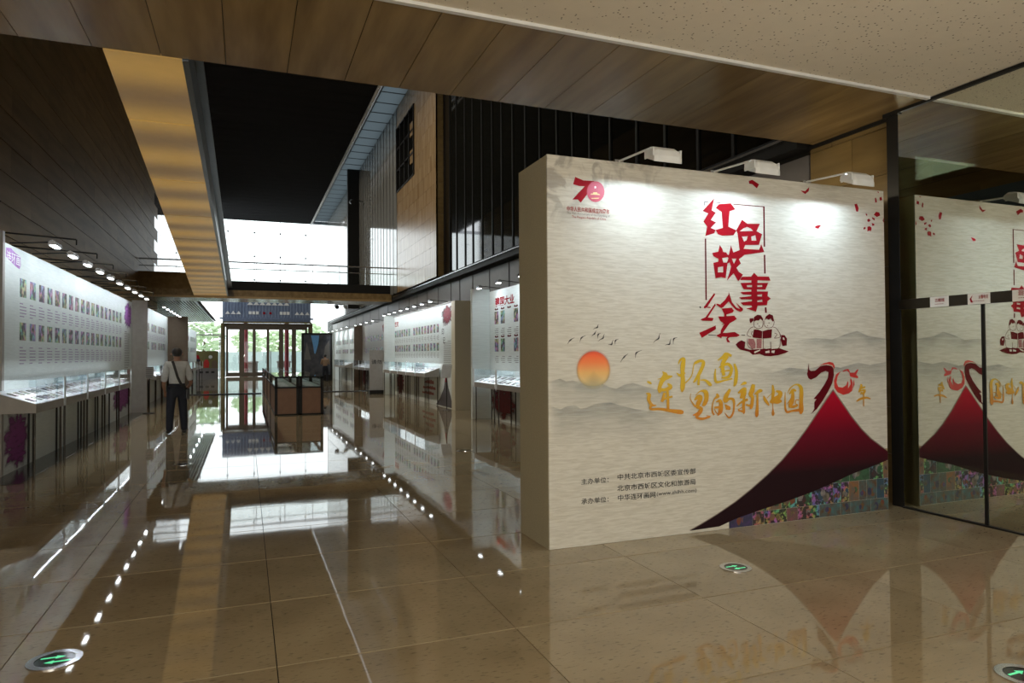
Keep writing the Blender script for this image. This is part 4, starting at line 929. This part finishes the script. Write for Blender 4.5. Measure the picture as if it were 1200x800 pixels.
# right 2
R2 = panel('exhibition_panel', -1, 5.5, 18.75, 27, 3.04, 'pale picture panel on the right with white lamps and dark red corner wash', wing_m=M['panel'], wd=.4)
box('near_end_face', M['beige_box'], 5.45, 5.93, 18.4, 18.75, 0, 3.07, R2, label='beige ribbed end face')
box('board_cap', M['gray_box'], 5.45, 5.85, 18.75, 27, 3.04, 3.08, R2)
pic_rows(R2, 5.5, -1, 20.3, 27, 17, [(2.24, 2.50), (1.68, 1.92)], .62, (9,))
captions(R2, 5.5, -1, 20.3, 27, 17, 2.15, M['grey_print'], 4); captions(R2, 5.5, -1, 20.3, 27, 17, 1.6, M['grey_print'], 4)
captions(R2, 5.5, -1, 18.95, 19.9, 1, 1.95, M['grey_print'], 20, .85)
text('lettering', '艺苑', M['red'], R2, ((5.5, 26.9, 2.65), (0, -1, 0), (0, 0, 1), .7, .2, (-1, 0, 0)), .003, .03)
for i, ch in enumerate('时代印记'): text('lettering', ch, M['black_print'], R2, ((5.5, 19.95 - .12 * (i % 2), 2.66 - .26 * i), (0, -1, 0), (0, 0, 1), .25, .2, (-1, 0, 0)), .004, .01)
splash(R2, 5.5, -1, 18.76, 19.9, 2.4, 3.03, C_RED, 11)
splash(R2, 5.5, -1, 25.2, 26.6, .05, 1.0, C_RED, 12)
flat_mesh('cone_print', [[[(18.55 + .22, .02), (20.65, .02), (20.15, .25), (19.75, .55), (19.48, 1.05), (19.25, .6), (19.0, .35)]]], mat('dark_cone_print', (.09, .08, .085), .6), R2, ('x', 5.5, -1), .004)
flat_mesh('cone_print', [[[(19.62, .75), (19.48, 1.05), (19.36, .75)]]], M['red'], R2, ('x', 5.5, -1), .0045)
for a, b, c_, d in ((20.9, 22.1, .62, .78), (20.7, 22.3, .45, .58), (21.1, 21.9, .84, .90), (20.9, 22.4, .28, .40)): flat_mesh('seal_print', [[jag(a, b, c_, d, 3)]], mat('faded_red_seal', (.40, .12, .11), .6), R2, ('x', 5.5, -1), .003)
# right 3, 4
R3 = panel('exhibition_panel', -1, 5.5, 28.3, 35, 3.0, 'third picture panel on the right with a brown upright at its far end', m=M['gray_box'], wing_m=M['brown_box'], wd=.4)
pic_rows(R3, 5.5, -1, 29, 34.5, 12, [(2.2, 2.46), (1.66, 1.9)], .6); splash(R3, 5.5, -1, 28.4, 29.6, 2.5, 2.95, C_RED, 13); splash(R3, 5.5, -1, 33.6, 34.9, .05, 1.0, C_RED, 14)
R4 = panel('exhibition_panel', -1, 5.5, 36.2, 47, 3.05, 'farthest picture panel on the right beside the black screen', wing_m=M['panel'], wd=.4)
pic_rows(R4, 5.5, -1, 37, 46, 14, [(2.2, 2.46), (1.66, 1.9)], .6, (4, 9)); wash(R4, 5.5, -1, jag(36.3, 37.2, .1, 1.0, 15), M['teal'])

# panel lamps: short arm and a bright strip head
M['tube_glow'] = mat('lamp_tube_glow', (.9, .9, .9), .4, emit=(.93, .98, 1), estr=9)
ORD = ['nearest', 'second', 'third', 'fourth', 'fifth', 'sixth', 'seventh', 'eighth', 'ninth', 'tenth']
def strip_lamp(s, X, y, z, lab, grp, power, lit_len=.34, wall=True):
    hx = X + s * .52
    t = thing('panel_lamp', (X, y, z), lab, 'lamp', grp)
    MB().tube((X, y, z + .02), (hx, y, z + .06), .008, n=6).build('arm', M['black_metal'], t)
    h = MB().prism([(hx - .05, z + .0), (hx + .05, z + .0), (hx + .04, z + .05), (hx, z + .07), (hx - .04, z + .05)], 'y', y - lit_len / 2, y + lit_len / 2).build('lamp_head', M['steel'], t)
    MB().box(hx - .03, hx + .03, y - lit_len / 2 + .02, y + lit_len / 2 - .02, z - .012, z - .001).build('lamp_tube', M['tube_glow'], h)
    if power: light('AREA', (hx, y, z - .02), (X, y, z - .45), power * .5, (.84, .93, 1), .06, .06, name='panel_lamp_light')
for i in range(10): strip_lamp(1, -2.95, 10.95 + 1.03 * i, 3.06, ORD[i] + ' strip lamp over the near left panel', 'strip lamps over the near left panel', 14)
for i in range(6): strip_lamp(1, -3.0, 24.8 + 1.15 * i, 3.15, ORD[i] + ' strip lamp over the second left panel', 'strip lamps over the second left panel', 17)
for i in range(6): strip_lamp(1, -2.9, 35 + 2.2 * i, 3.1, ORD[i] + ' strip lamp over the farthest left panel', 'strip lamps over the farthest left panel', 24)
for i in range(8): strip_lamp(-1, 5.5, 19.3 + 1.02 * i, 3.085, ORD[i] + ' strip lamp over the right panel with the dark red corner', 'strip lamps over the second right panel', 17, .2)
for i in range(5): strip_lamp(-1, 5.55, 9.8 + 1.3 * i, 3.08, ORD[i] + ' strip lamp over the right panel with the red heading', 'strip lamps over the first right panel', 17, .2)
for i in range(4): strip_lamp(-1, 5.5, 29 + 1.6 * i, 3.0, ORD[i] + ' strip lamp over the third right panel', 'strip lamps over the third right panel', 10, .2)
for i in range(5): strip_lamp(-1, 5.5, 37 + 2.1 * i, 3.05, ORD[i] + ' strip lamp over the farthest right panel', 'strip lamps over the farthest right panel', 24, .2)
# thin tie rods above the near left panel
for i in range(7):
    y = 11.3 + 1.45 * i; o = MB().tube((XL + .003, y, 3.32), (-2.25, y, 3.22), .012, n=6).tube((-2.25, y, 3.22), (-2.25, y, 3.14), .01, n=6).build('tie_rod', M['bronze'])
    tag(o, ORD[i] + ' thin dark rod from the left stone wall over the near left panel', 'rod', 'tie rods over the near left panel')

# ================================================================== SHOWCASES
def light_rot(s):
    d_ = Vector((-s * .55, 0, -.8)).normalized(); zx = -d_; xx = Vector((0, 1, 0)); yy = zx.cross(xx)
    return Matrix((xx, yy, zx)).transposed().to_euler()
def vitrine(s, Xb, y0, L_, lab, grp, nb, bgrp, blab, z_low=.84, seed=0):
    """sloped table showcase; Xb = its wall side, s = direction to the hall"""
    d = .46; Xf = Xb + s * d
    t = thing('showcase', ((Xb + Xf) / 2, y0 + L_ / 2, 0), lab, 'showcase', grp)
    y1 = y0 + L_ - .04
    MB().prism([(Xb, z_low), (Xf, z_low), (Xf, z_low + .11), (Xb, z_low + .27)], 'y', y0, y1).build('tray', M['gray_box'], t)
    MB().prism([(Xb, z_low + .272), (Xf - s * .012, z_low + .115), (Xf - s * .012, z_low + .119), (Xb, z_low + .276)], 'y', y0 + .02, y1 - .02).build('display_board', M['white_lit'], t)
    for a in (Xb + s * .03, Xf - s * .04):
        for b in (y0 + .1, y1 - .1): MB().tube((a, b, 0), (a, b, z_low), .014, n=8).build('leg', M['black_metal'] if a == Xb + s * .03 else M['bronze'], t)
    g = MB(); zt = z_low + .42; e = .004
    for xx in (Xf - e / 2 * s,): g.box(min(xx, xx - s * e), max(xx, xx - s * e), y0 + .005, y1 - .005, z_low + .11, zt)
    g.box(min(Xb, Xf), max(Xb, Xf), y0, y0 + e, z_low + .275, zt).box(min(Xb, Xf), max(Xb, Xf), y1 - e, y1, z_low + .275, zt)
    g.box(min(Xb, Xf), max(Xb, Xf), y0, y1, zt, zt + e)
    g.build('glass_cover', M['case_glass'], t)
    MB().box(min(Xf, Xf + s * .006), max(Xf, Xf + s * .006), y0 + L_ - .14, y0 + L_ - .045, z_low + .0, zt + .01).build('joint_strip', M['frost'], t)
    if nb > 2: light('AREA', (Xf - s * .03, y0 + L_ / 2, zt - .012), (Xb + s * .12, y0 + L_ / 2, z_low + .2), 5.0, (.9, .96, 1), L_ - .2, .02, name='showcase_strip_light').rotation_euler = (0, s * math.radians(-28), math.radians(90)) if False else light_rot(s)
    rr = random.Random(seed)
    for k in range(nb):
        c = k // 2; r = k % 2; y = y0 + .12 + (L_ - .2) * (c + .2) / ((nb + 1) // 2) + rr.uniform(-.02, .02); x = Xb + s * (.09 + .2 * r) + rr.uniform(-.01, .01)
        w, h = rr.choice(((.15, .11), (.13, .10), (.18, .12))); zz = lambda xx: z_low + .278 - abs(xx - Xb) * (.157 / (d - .012))
        me_key = ('b', w, h, s)
        xa, xb = x, x + s * h
        b = MB().add([(xa, y, zz(xa)), (xb, y, zz(xb)), (xb, y + w, zz(xb)), (xa, y + w, zz(xa)), (xa, y, zz(xa) + .008), (xb, y, zz(xb) + .008), (xb, y + w, zz(xb) + .008), (xa, y + w, zz(xa) + .008)], [(0, 1, 2, 3), (4, 5, 6, 7), (0, 1, 5, 4), (1, 2, 6, 5), (2, 3, 7, 6), (3, 0, 4, 7)])
        o0 = Vector((x, y, zz(x))); b.v = [p - o0 for p in b.v]
        o = b.build('booklet', M['book']); o.location = o0; tag(o, blab, 'booklet', bgrp)
    return t
ords = ['nearest', 'second', 'third', 'fourth', 'fifth', 'sixth']
for i in range(5):
    vitrine(1, -2.94, 10.3 + 1.56 * i, 1.56, 'sloped glass showcase on thin legs, %s of the near left row' % ords[i], 'showcases along the near left panel', 10, 'booklets in the near left showcases, %s case' % ords[i], 'small printed booklet lying in the %s showcase of the near left row' % ords[i], seed=i)
for i in range(4):
    vitrine(1, -2.98, 23.2 + 1.9 * i, 1.9, 'sloped glass showcase below the second left panel, %s of its row' % ords[i], 'showcases along the second left panel', 6, 'booklets in the second left row, %s case' % ords[i], 'small booklet in the %s showcase below the second left panel' % ords[i], seed=20 + i)
for i in range(4):
    vitrine(1, -2.88, 35 + 2.6 * i, 2.6, 'sloped glass showcase below the farthest left panel, %s of its row' % ords[i], 'showcases along the farthest left panel', 2, 'booklets in the farthest left row', 'small booklet in a showcase below the farthest left panel', seed=30 + i)
for i in range(4):
    vitrine(-1, 5.52, 14.05 - 1.56 * i + .03, 1.53, 'sloped glass showcase below the red heading panel, %s from its far end' % ords[i], 'showcases along the first right panel', 8 if i < 2 else 0, 'booklets in the first right row, %s case' % ords[i], 'small booklet in the showcase below the red heading panel, %s from the far end' % ords[i], z_low=.79, seed=40 + i)
for i in range(5):
    vitrine(-1, 5.46, 20.1 + 1.34 * i, 1.34, 'sloped glass showcase before the second right panel, %s of its row' % ords[i], 'showcases along the second right panel', 6, 'booklets in the second right row, %s case' % ords[i], 'small booklet in the %s showcase before the second right panel' % ords[i], z_low=.88, seed=50 + i)
for i in range(3):
    vitrine(-1, 5.46, 29.4 + 1.8 * i, 1.8, 'sloped glass showcase before the third right panel, %s of its row' % ords[i], 'showcases along the third right panel', 4, 'booklets in the third right row', 'small booklet in the %s showcase before the third right panel' % ords[i], z_low=.88, seed=60 + i)
for i in range(2):
    vitrine(-1, 5.46, 38 + 2.4 * i, 2.4, 'sloped glass showcase before the farthest right panel, %s of its row' % ords[i], 'showcases along the farthest right panel', 2, 'booklets in the farthest right row', 'small booklet in a showcase before the farthest right panel', z_low=.88, seed=70 + i)

# ---- centre display cabinets (black frame, brown panels, glass top)
M['cab'] = mat('brown_leather_panel', (.26, .13, .068), .5)
def cabinet(x0, x1, y0, y1, lab):
    t = thing('display_cabinet', ((x0 + x1) / 2, (y0 + y1) / 2, 0), lab, 'cabinet', 'cabinets in the middle of the hall'); f = .07
    b = MB()
    for x in (x0, x1 - f):
        for y in (y0, y1 - f): b.box(x, x + f, y, y + f, 0, 1.0)
    for z in (.0, .70, .97):
        b.box(x0, x1, y0, y0 + f, z, z + .035).box(x0, x1, y1 - f, y1, z, z + .035).box(x0, x0 + f, y0, y1, z, z + .035).box(x1 - f, x1, y0, y1, z, z + .035)
    b.build('frame', M['black_metal'], t)
    box('front_panel', M['cab'], x0 + f, x1 - f, y0 + .015, y0 + .03, .035, .70, t); box('rear_panel', M['cab'], x0 + f, x1 - f, y1 - .03, y1 - .015, .035, .70, t)
    box('side_panel', M['cab'], x0 + .015, x0 + .03, y0 + f, y1 - f, .035, .70, t); box('side_panel', M['cab'], x1 - .03, x1 - .015, y0 + f, y1 - f, .035, .70, t)
    box('display_board', mat('pale_green_lining', (.35, .42, .40), .6), x0 + f, x1 - f, y0 + f, y1 - f, .735, .745, t)
    box('glass_top', M['dark_top'], x0 + .02, x1 - .02, y0 + .02, y1 - .02, 1.005, 1.013, t)
    for nm, q in (('glass_side', (x0 + f, x1 - f, y0 + .02, y0 + .026)), ('glass_side', (x0 + .02, x0 + .026, y0 + f, y1 - f)), ('glass_side', (x1 - .026, x1 - .02, y0 + f, y1 - f))):
        box(nm, M['case_glass'], *q, .735, .97, t)
M['dark_top'] = glass('cabinet_top_glass', (.8, .85, .85), .06)
for i in range(4):
    for j, (a, b) in enumerate(((.70, 1.305), (1.315, 1.92))):
        y0 = 18.75 + 3.6 * i; cabinet(a, b, y0, y0 + 3.55, '%s glass-topped black and brown cabinet of the %s row in the hall middle' % (ords[i], ('left', 'right')[j]))
    for k in range(5):
        y = 18.75 + 3.6 * i + .3 + k * .62
        for x in (.82, 1.45):
            o = MB().box(-.11, .11, -.09, .09, 0, .015).build('open_book', M['paper']); o.location = (x + .12, y, .7455); tag(o, 'open book lying inside the %s cabinet of the %s row in the hall middle' % (ords[i], 'left' if x < 1 else 'right'), 'book', 'open books in the hall middle cabinets')

# ---- floor cable covers
for x0, x1, l in ((-2.1, .60, 'black strip across the hall floor left of the middle cabinets'), (2.02, 5.0, 'black strip across the hall floor right of the middle cabinets')):
    o = MB().prism([(29.9, 0), (29.96, .03), (30.14, .03), (30.2, 0)], 'x', x0, x1).build('cable_cover', M['black_metal']); tag(o, l, 'cable cover')

# ---- small signs on stands
def stand(x, y, zb, lab, rotx=0, bw=.26, bh=.36):
    t = thing('sign_stand', (x, y, 0), lab, 'sign stand')
    MB().disc((x, y), .16, 0, n=20, h=.015).build('base', M['black_metal'], t)
    MB().tube((x, y, .01), (x, y, zb), .013, n=8).build('pole', M['black_metal'], t)
    MB().box(x - bw / 2, x + bw / 2, y - .03, y - .015, zb, zb + bh).build('sign_board', M['gray_box'], t)
    b = MB()
    for i in range(6): b.box(x - bw / 2 + .03, x + bw / 2 - .03, y - .033, y - .03, zb + .04 + i * .05, zb + .055 + i * .05)
    b.build('sign_lines', M['black_print'], t, kind='stuff')
stand(-2.45, 21.0, .95, 'slim black sign stand with a grey notice board by the left grey wall end', bw=.22, bh=.32)
t = thing('sign_stand', (5.22, 18.45, 0), 'slim stand with tilted white info plate before the beige panel end', 'sign stand')
MB().disc((5.22, 18.45), .14, 0, n=20, h=.015).build('base', M['steel'], t); MB().tube((5.22, 18.45, .01), (5.22, 18.45, .95), .012, n=8).build('pole', M['black_metal'], t)
MB().add([(5.02, 18.36, .92), (5.30, 18.36, .92), (5.40, 18.50, 1.28), (5.12, 18.50, 1.28), (5.02, 18.38, .91), (5.30, 18.38, .91), (5.40, 18.52, 1.27), (5.12, 18.52, 1.27)], [(0, 1, 2, 3), (7, 6, 5, 4), (0, 4, 5, 1), (1, 5, 6, 2), (2, 6, 7, 3), (3, 7, 4, 0)]).build('info_plate', M['paper'], t)
t = thing('notice_board', (4.95, 27.6, 0), 'upright white notice board beside the far end of the second right panel', 'notice board')
box('board', M['gray_box'], 4.62, 5.2, 27.6, 27.66, .15, 1.75, t); box('base', M['black_metal'], 4.6, 5.22, 27.45, 27.8, 0, .15, t)
text('lettering', '请勿', M['black_print'], t, ((4.7, 27.6, 1.2), (1, 0, 0), (0, 0, 1), .4, .17, (0, -1, 0)), .003, .01)

# ---- black screen at the far right
t = thing('event_backdrop', (4.1, 44, 0), 'large black framed picture wall with a blue wedge of sky, far right', 'display wall')
box('frame', M['black_metal'], 3.2, 5.05, 43.95, 44.1, .0, 2.95, t)
box('picture', mat('rocky_gorge_print', (.09, .09, .10), .6, c2=(.02, .025, .04), scale=3), 3.32, 4.93, 43.93, 43.95, .35, 2.85, t)
flat_mesh('sky_print', [[[(3.75, 2.8), (4.25, 2.8), (4.2, 2.3), (4.12, 2.0), (4.02, 1.65), (3.95, 1.7), (3.88, 2.2)]]], mat('sky_blue_print', (.16, .42, .80), .6), t, ('y', 43.93), .004)
flat_mesh('rock_print', [[[(4.5, 1.4), (4.6, 2.1), (4.85, 2.5), (4.92, 1.2)]], [[(3.35, 1.3), (3.5, 2.4), (3.65, 1.8), (3.75, 1.3)]]], mat('grey_rock_print', (.17, .16, .15), .6), t, ('y', 43.93), .004)
# ---- mural board at the far left
t = thing('mural_board', (-2.3, 50, 0), 'olive mural board with painted figures and a white clock, far left by the facade', 'mural')
box('board', mat('olive_mural', (.17, .15, .05), .6), -3.45, -1.72, 50, 50.12, .75, 2.25 - .35, t); box('plinth', M['grey_panel'], -3.45, -1.72, 49.95, 50.15, 0, .75, t)
for x, c, h in ((-3.0, 'red', .85), (-2.95, 'trousers', .6), (-2.45, 'scarlet', .55), (-1.95, 'brown_box', .5)):
    flat_mesh('painted_figure', [[[(x - .16, .78), (x + .16, .78), (x + .18, .78 + h * .6), (x + .08, .78 + h), (x - .08, .78 + h), (x - .18, .78 + h * .6)]]], M[c], t, ('y', 50), .004 if c == 'red' else .006)
flat_mesh('painted_clock', [[[(-2.2 + .12 * math.cos(i * .393), 1.5 + .12 * math.sin(i * .393)) for i in range(16)]]], M['white_print'], t, ('y', 50), .008)
for i in range(4): box('letter_block', M['black_print'], -3.2 + .35 * i, -3.0 + .35 * i, 49.93, 49.95, .42, .55, t)
MB().box(-3.5, -1.6, 50.5, 50.56, 2.95, 3.03).box(-1.66, -1.6, 50.5, 50.56, 0, 2.95).build('rail_frame', M['steel'], t)

# ---- security cameras
def cctv(p, d, lab):
    t = thing('security_camera', p, lab, 'camera'); p = Vector(p)
    MB().tube(p, p + Vector((-.55, 0, .1)), .035, n=8).build('bracket', M['black_metal'], t)
    q = p + Vector((-.6, 0, -.05)); MB().tube(q + Vector((0, -.28, -.08)), q + Vector((0, .2, .05)), .13, n=12).build('camera_body', M['black_metal'], t)
cctv((5.95, 37.5, 9.9), 0, 'small black security camera high on the right wall near the skylight')
cctv((6.28, 47, 4.9), 0, 'small black security camera low on the right by the facade')

# ================================================================== PEOPLE
def skin_obj(name, joints, edges, m, parent, sub=2, root=0):
    """joints: (x,y,z,rx,ry) one vertex each; Skin modifier + subdivision -> one continuous mesh"""
    me = bpy.data.meshes.new(name); o0 = origin(parent)
    me.from_pydata([Vector(j[:3]) for j in joints], edges, [])
    o = bpy.data.objects.new(name, me); COL.objects.link(o)
    md = o.modifiers.new('s', 'SKIN'); md.use_smooth_shade = True
    for i, j in enumerate(joints):
        sv = me.skin_vertices[0].data[i]; sv.radius = (j[3], j[4] if len(j) > 4 else j[3]); sv.use_root = (i == root)
    o.modifiers.new('u', 'SUBSURF').levels = sub
    bpy.context.view_layer.update()
    nm = bpy.data.meshes.new_from_object(o.evaluated_get(bpy.context.evaluated_depsgraph_get()))
    bpy.data.objects.remove(o); nm.materials.clear(); nm.materials.append(m); nm.name = name
    for p in nm.polygons: p.use_smooth = True
    r = bpy.data.objects.new(name, nm); COL.objects.link(r)
    if parent is not None: r.parent = parent
    return r
def person(loc, rz, lab, shirt, trousers, arms='low', bag=True, H=1.70):
    t = thing('person', loc, lab, 'person')
    k = H / 1.70
    # local frame: facing +Y (away from the camera)
    arm = {}
    if arms == 'low':
        arm[-1] = [(-.215, -.01, 1.16), (-.235, .03, .98), (-.20, .13, .86), (-.185, .17, .81)]
        arm[1] = [(.225, -.02, 1.16), (.26, .02, .99), (.225, .12, .91), (.20, .17, .89)]
    else:
        arm[-1] = [(-.22, .04, 1.18), (-.24, .13, 1.08), (-.14, .26, 1.22), (-.10, .30, 1.29)]
        arm[1] = [(.22, .04, 1.18), (.24, .13, 1.08), (.14, .26, 1.22), (.10, .30, 1.29)]
    J = [(0, 0, .95, .115, .08), (0, 0, 1.10, .11, .08), (0, -.01, 1.28, .145, .10), (0, -.005, 1.40, .09, .065), (0, 0, 1.46, .052, .055), (0, .012, 1.54, .07, .085), (0, .01, 1.62, .078, .095), (0, .0, 1.68, .05, .06)]
    E = [(i, i + 1) for i in range(7)]
    for s in (-1, 1):
        b = len(J); a = arm[s]
        J += [(s * .17, -.01, 1.37, .058)] + [(*a[0], .047), (*a[1], .040), (*a[2], .028), (*a[3], .034, .022)]
        E += [(3, b), (b, b + 1), (b + 1, b + 2), (b + 2, b + 3), (b + 3, b + 4)]
        hd = (Vector(a[3]) - Vector(a[2])).normalized(); sd = Vector((s, 0, 0)); hub = Vector(a[3]); bb = b + 4
        for q, (o_, ln) in enumerate(((-.028, .065), (-.010, .078), (.010, .074), (.026, .058))):
            p1 = hub + sd * o_ + hd * (.045 + ln * .45) ; p2 = hub + sd * o_ + hd * (.045 + ln * .8) + Vector((0, 0, -.02))
            n0 = len(J); J += [(*p1, .010), (*p2, .008)]; E += [(bb, n0), (n0, n0 + 1)]
        p1 = hub - sd * .045 + hd * .02; n0 = len(J); J += [(*p1, .012), (*(p1 + hd * .045), .009)]; E += [(bb, n0), (n0, n0 + 1)]
    for s in (-1, 1):
        b = len(J); sp = .02 if s > 0 else 0
        J += [(s * .095, 0, .86, .088), (s * .115, .01, .50, .058), (s * .125, -.015, .28, .05), (s * .135, -.01, .09, .036), (s * .14, .10, .035, .026, .018)]
        E += [(0, b), (b, b + 1), (b + 1, b + 2), (b + 2, b + 3), (b + 3, b + 4)]
    J = [tuple(c * k for c in j) for j in J]
    skin_obj('body', J, E, M['skin'], t)
    S = [(0, 0, .84, .15, .11), (0, 0, 1.06, .16, .115), (0, -.01, 1.26, .175, .12), (0, -.005, 1.385, .12, .08), (0, 0, 1.435, .062, .06)]
    SE = [(0, 1), (1, 2), (2, 3), (3, 4)]
    for s in (-1, 1):
        b = len(S); a = arm[s]; m_ = Vector(a[0]).lerp(Vector(a[1]), .75)
        S += [(s * .165, -.01, 1.375, .078), (*(Vector(a[0])), .070), (*m_, .064)]; SE += [(3, b), (b, b + 1), (b + 1, b + 2)]
    skin_obj('shirt', [tuple(c * k for c in j) for j in S], SE, shirt, t)
    T = [(0, 0, 1.07, .135, .098), (0, .0, .96, .168, .124), (0, .0, .87, .168, .126)]; TE = [(0, 1), (1, 2)]
    for s in (-1, 1):
        b = len(T); T += [(s * .095, 0, .80, .105), (s * .115, .01, .50, .085), (s * .128, -.01, .26, .074), (s * .137, -.01, .05, .068)]; TE += [(2, b), (b, b + 1), (b + 1, b + 2), (b + 2, b + 3)]
    skin_obj('trousers', [tuple(c * k for c in j) for j in T], TE, trousers, t)
    for s in (-1, 1): skin_obj('shoe', [tuple(c * k for c in j) for j in ((s * .137, -.04, .045, .045, .04), (s * .14, .06, .042, .048, .038), (s * .145, .16, .034, .040, .028))], [(0, 1), (1, 2)], M['leather'], t)
    hb = bmesh.new(); bmesh.ops.create_uvsphere(hb, u_segments=20, v_segments=14, radius=1)
    for v in hb.verts:
        f_ = v.co.copy(); low = -.92 if f_.y < .15 else .25
        v.co = Vector((f_.x * .096, -.004 + f_.y * .114, 1.612 + max(f_.z, low) * .098)) * k
        if f_.y > .15 and f_.z < .25: v.co.y = min(v.co.y, .03 * k)
    me = bpy.data.meshes.new('hair'); hb.to_mesh(me); hb.free(); me.materials.append(M['hair'])
    for p in me.polygons: p.use_smooth = True
    link(bpy.data.objects.new('hair', me), t)
    fb = MB()   # ears, nose, eyes, mouth
    for s in (-1, 1): fb.tube((s * .085 * k, .012 * k, 1.575 * k), (s * .104 * k, -.002 * k, 1.58 * k), .016 * k, .022 * k, n=8)
    fb.tube((0, .09 * k, 1.585 * k), (0, .125 * k, 1.555 * k), .008 * k, .015 * k, n=6); ob_ = Vector(t.location); fb.v = [v + ob_ for v in fb.v]; fb.build('ears_and_nose', M['skin'], t, smooth=True)
    eb = MB()
    for s in (-1, 1): eb.tube((s * .032 * k, .09 * k, 1.595 * k), (s * .032 * k, .103 * k, 1.595 * k), .012 * k, n=8)
    eb.box(-.025 * k, .025 * k, .09 * k, .105 * k, 1.517 * k, 1.523 * k); eb.v = [v + ob_ for v in eb.v]; eb.build('eyes_and_mouth', M['hair'], t)
    if bag:
        b = MB(); pts = [(-.10, -.085, 1.44), (-.085, -.115, 1.40), (-.05, -.140, 1.26), (-.01, -.135, 1.12), (.05, -.130, .99), (.12, -.115, .92), (.17, -.06, .88)]
        for p, q in zip(pts, pts[1:]):
            p, q = Vector(p), Vector(q); w = Vector((.022, 0, .010)); th = Vector((0, -.008, 0))
            b.add([p - w, p + w, q + w, q - w, p - w + th, p + w + th, q + w + th, q - w + th], [(0, 1, 2, 3), (4, 5, 6, 7), (0, 3, 7, 4), (1, 2, 6, 5), (0, 1, 5, 4), (2, 3, 7, 6)])
        b.v = [Vector((v.x, v.y - .012, v.z)) * k + ob_ for v in b.v]; b.build('bag_strap', M['leather'], t)
        g = MB().box(.15, .22, -.08, .12, .68, .90); g.v = [v * k + ob_ for v in g.v]; bo = g.build('shoulder_bag', M['leather'], t)
        bv = bo.modifiers.new('b', 'BEVEL'); bv.width = .02; bv.segments = 3
        g = MB().box(-.15, .15, -.11, .11, .925, .955); g.v = [v * k + ob_ for v in g.v]; bo = g.build('belt', M['leather'], t); bv = bo.modifiers.new('b', 'BEVEL'); bv.width = .014; bv.segments = 3
    t.rotation_euler = (0, 0, rz)
    return t
person((-1.29, 15.27, 0), math.radians(14), 'man seen from behind in white short-sleeved shirt and dark trousers with a diagonal bag strap', M['shirt'], M['trousers'], H=1.72)
person((4.35, 41.5, 0), math.radians(-6), 'far visitor in tan top and black trousers standing before the black picture wall', mat('tan_cloth', (.30, .20, .13), .8), M['trousers'], 'up', False, H=1.62)
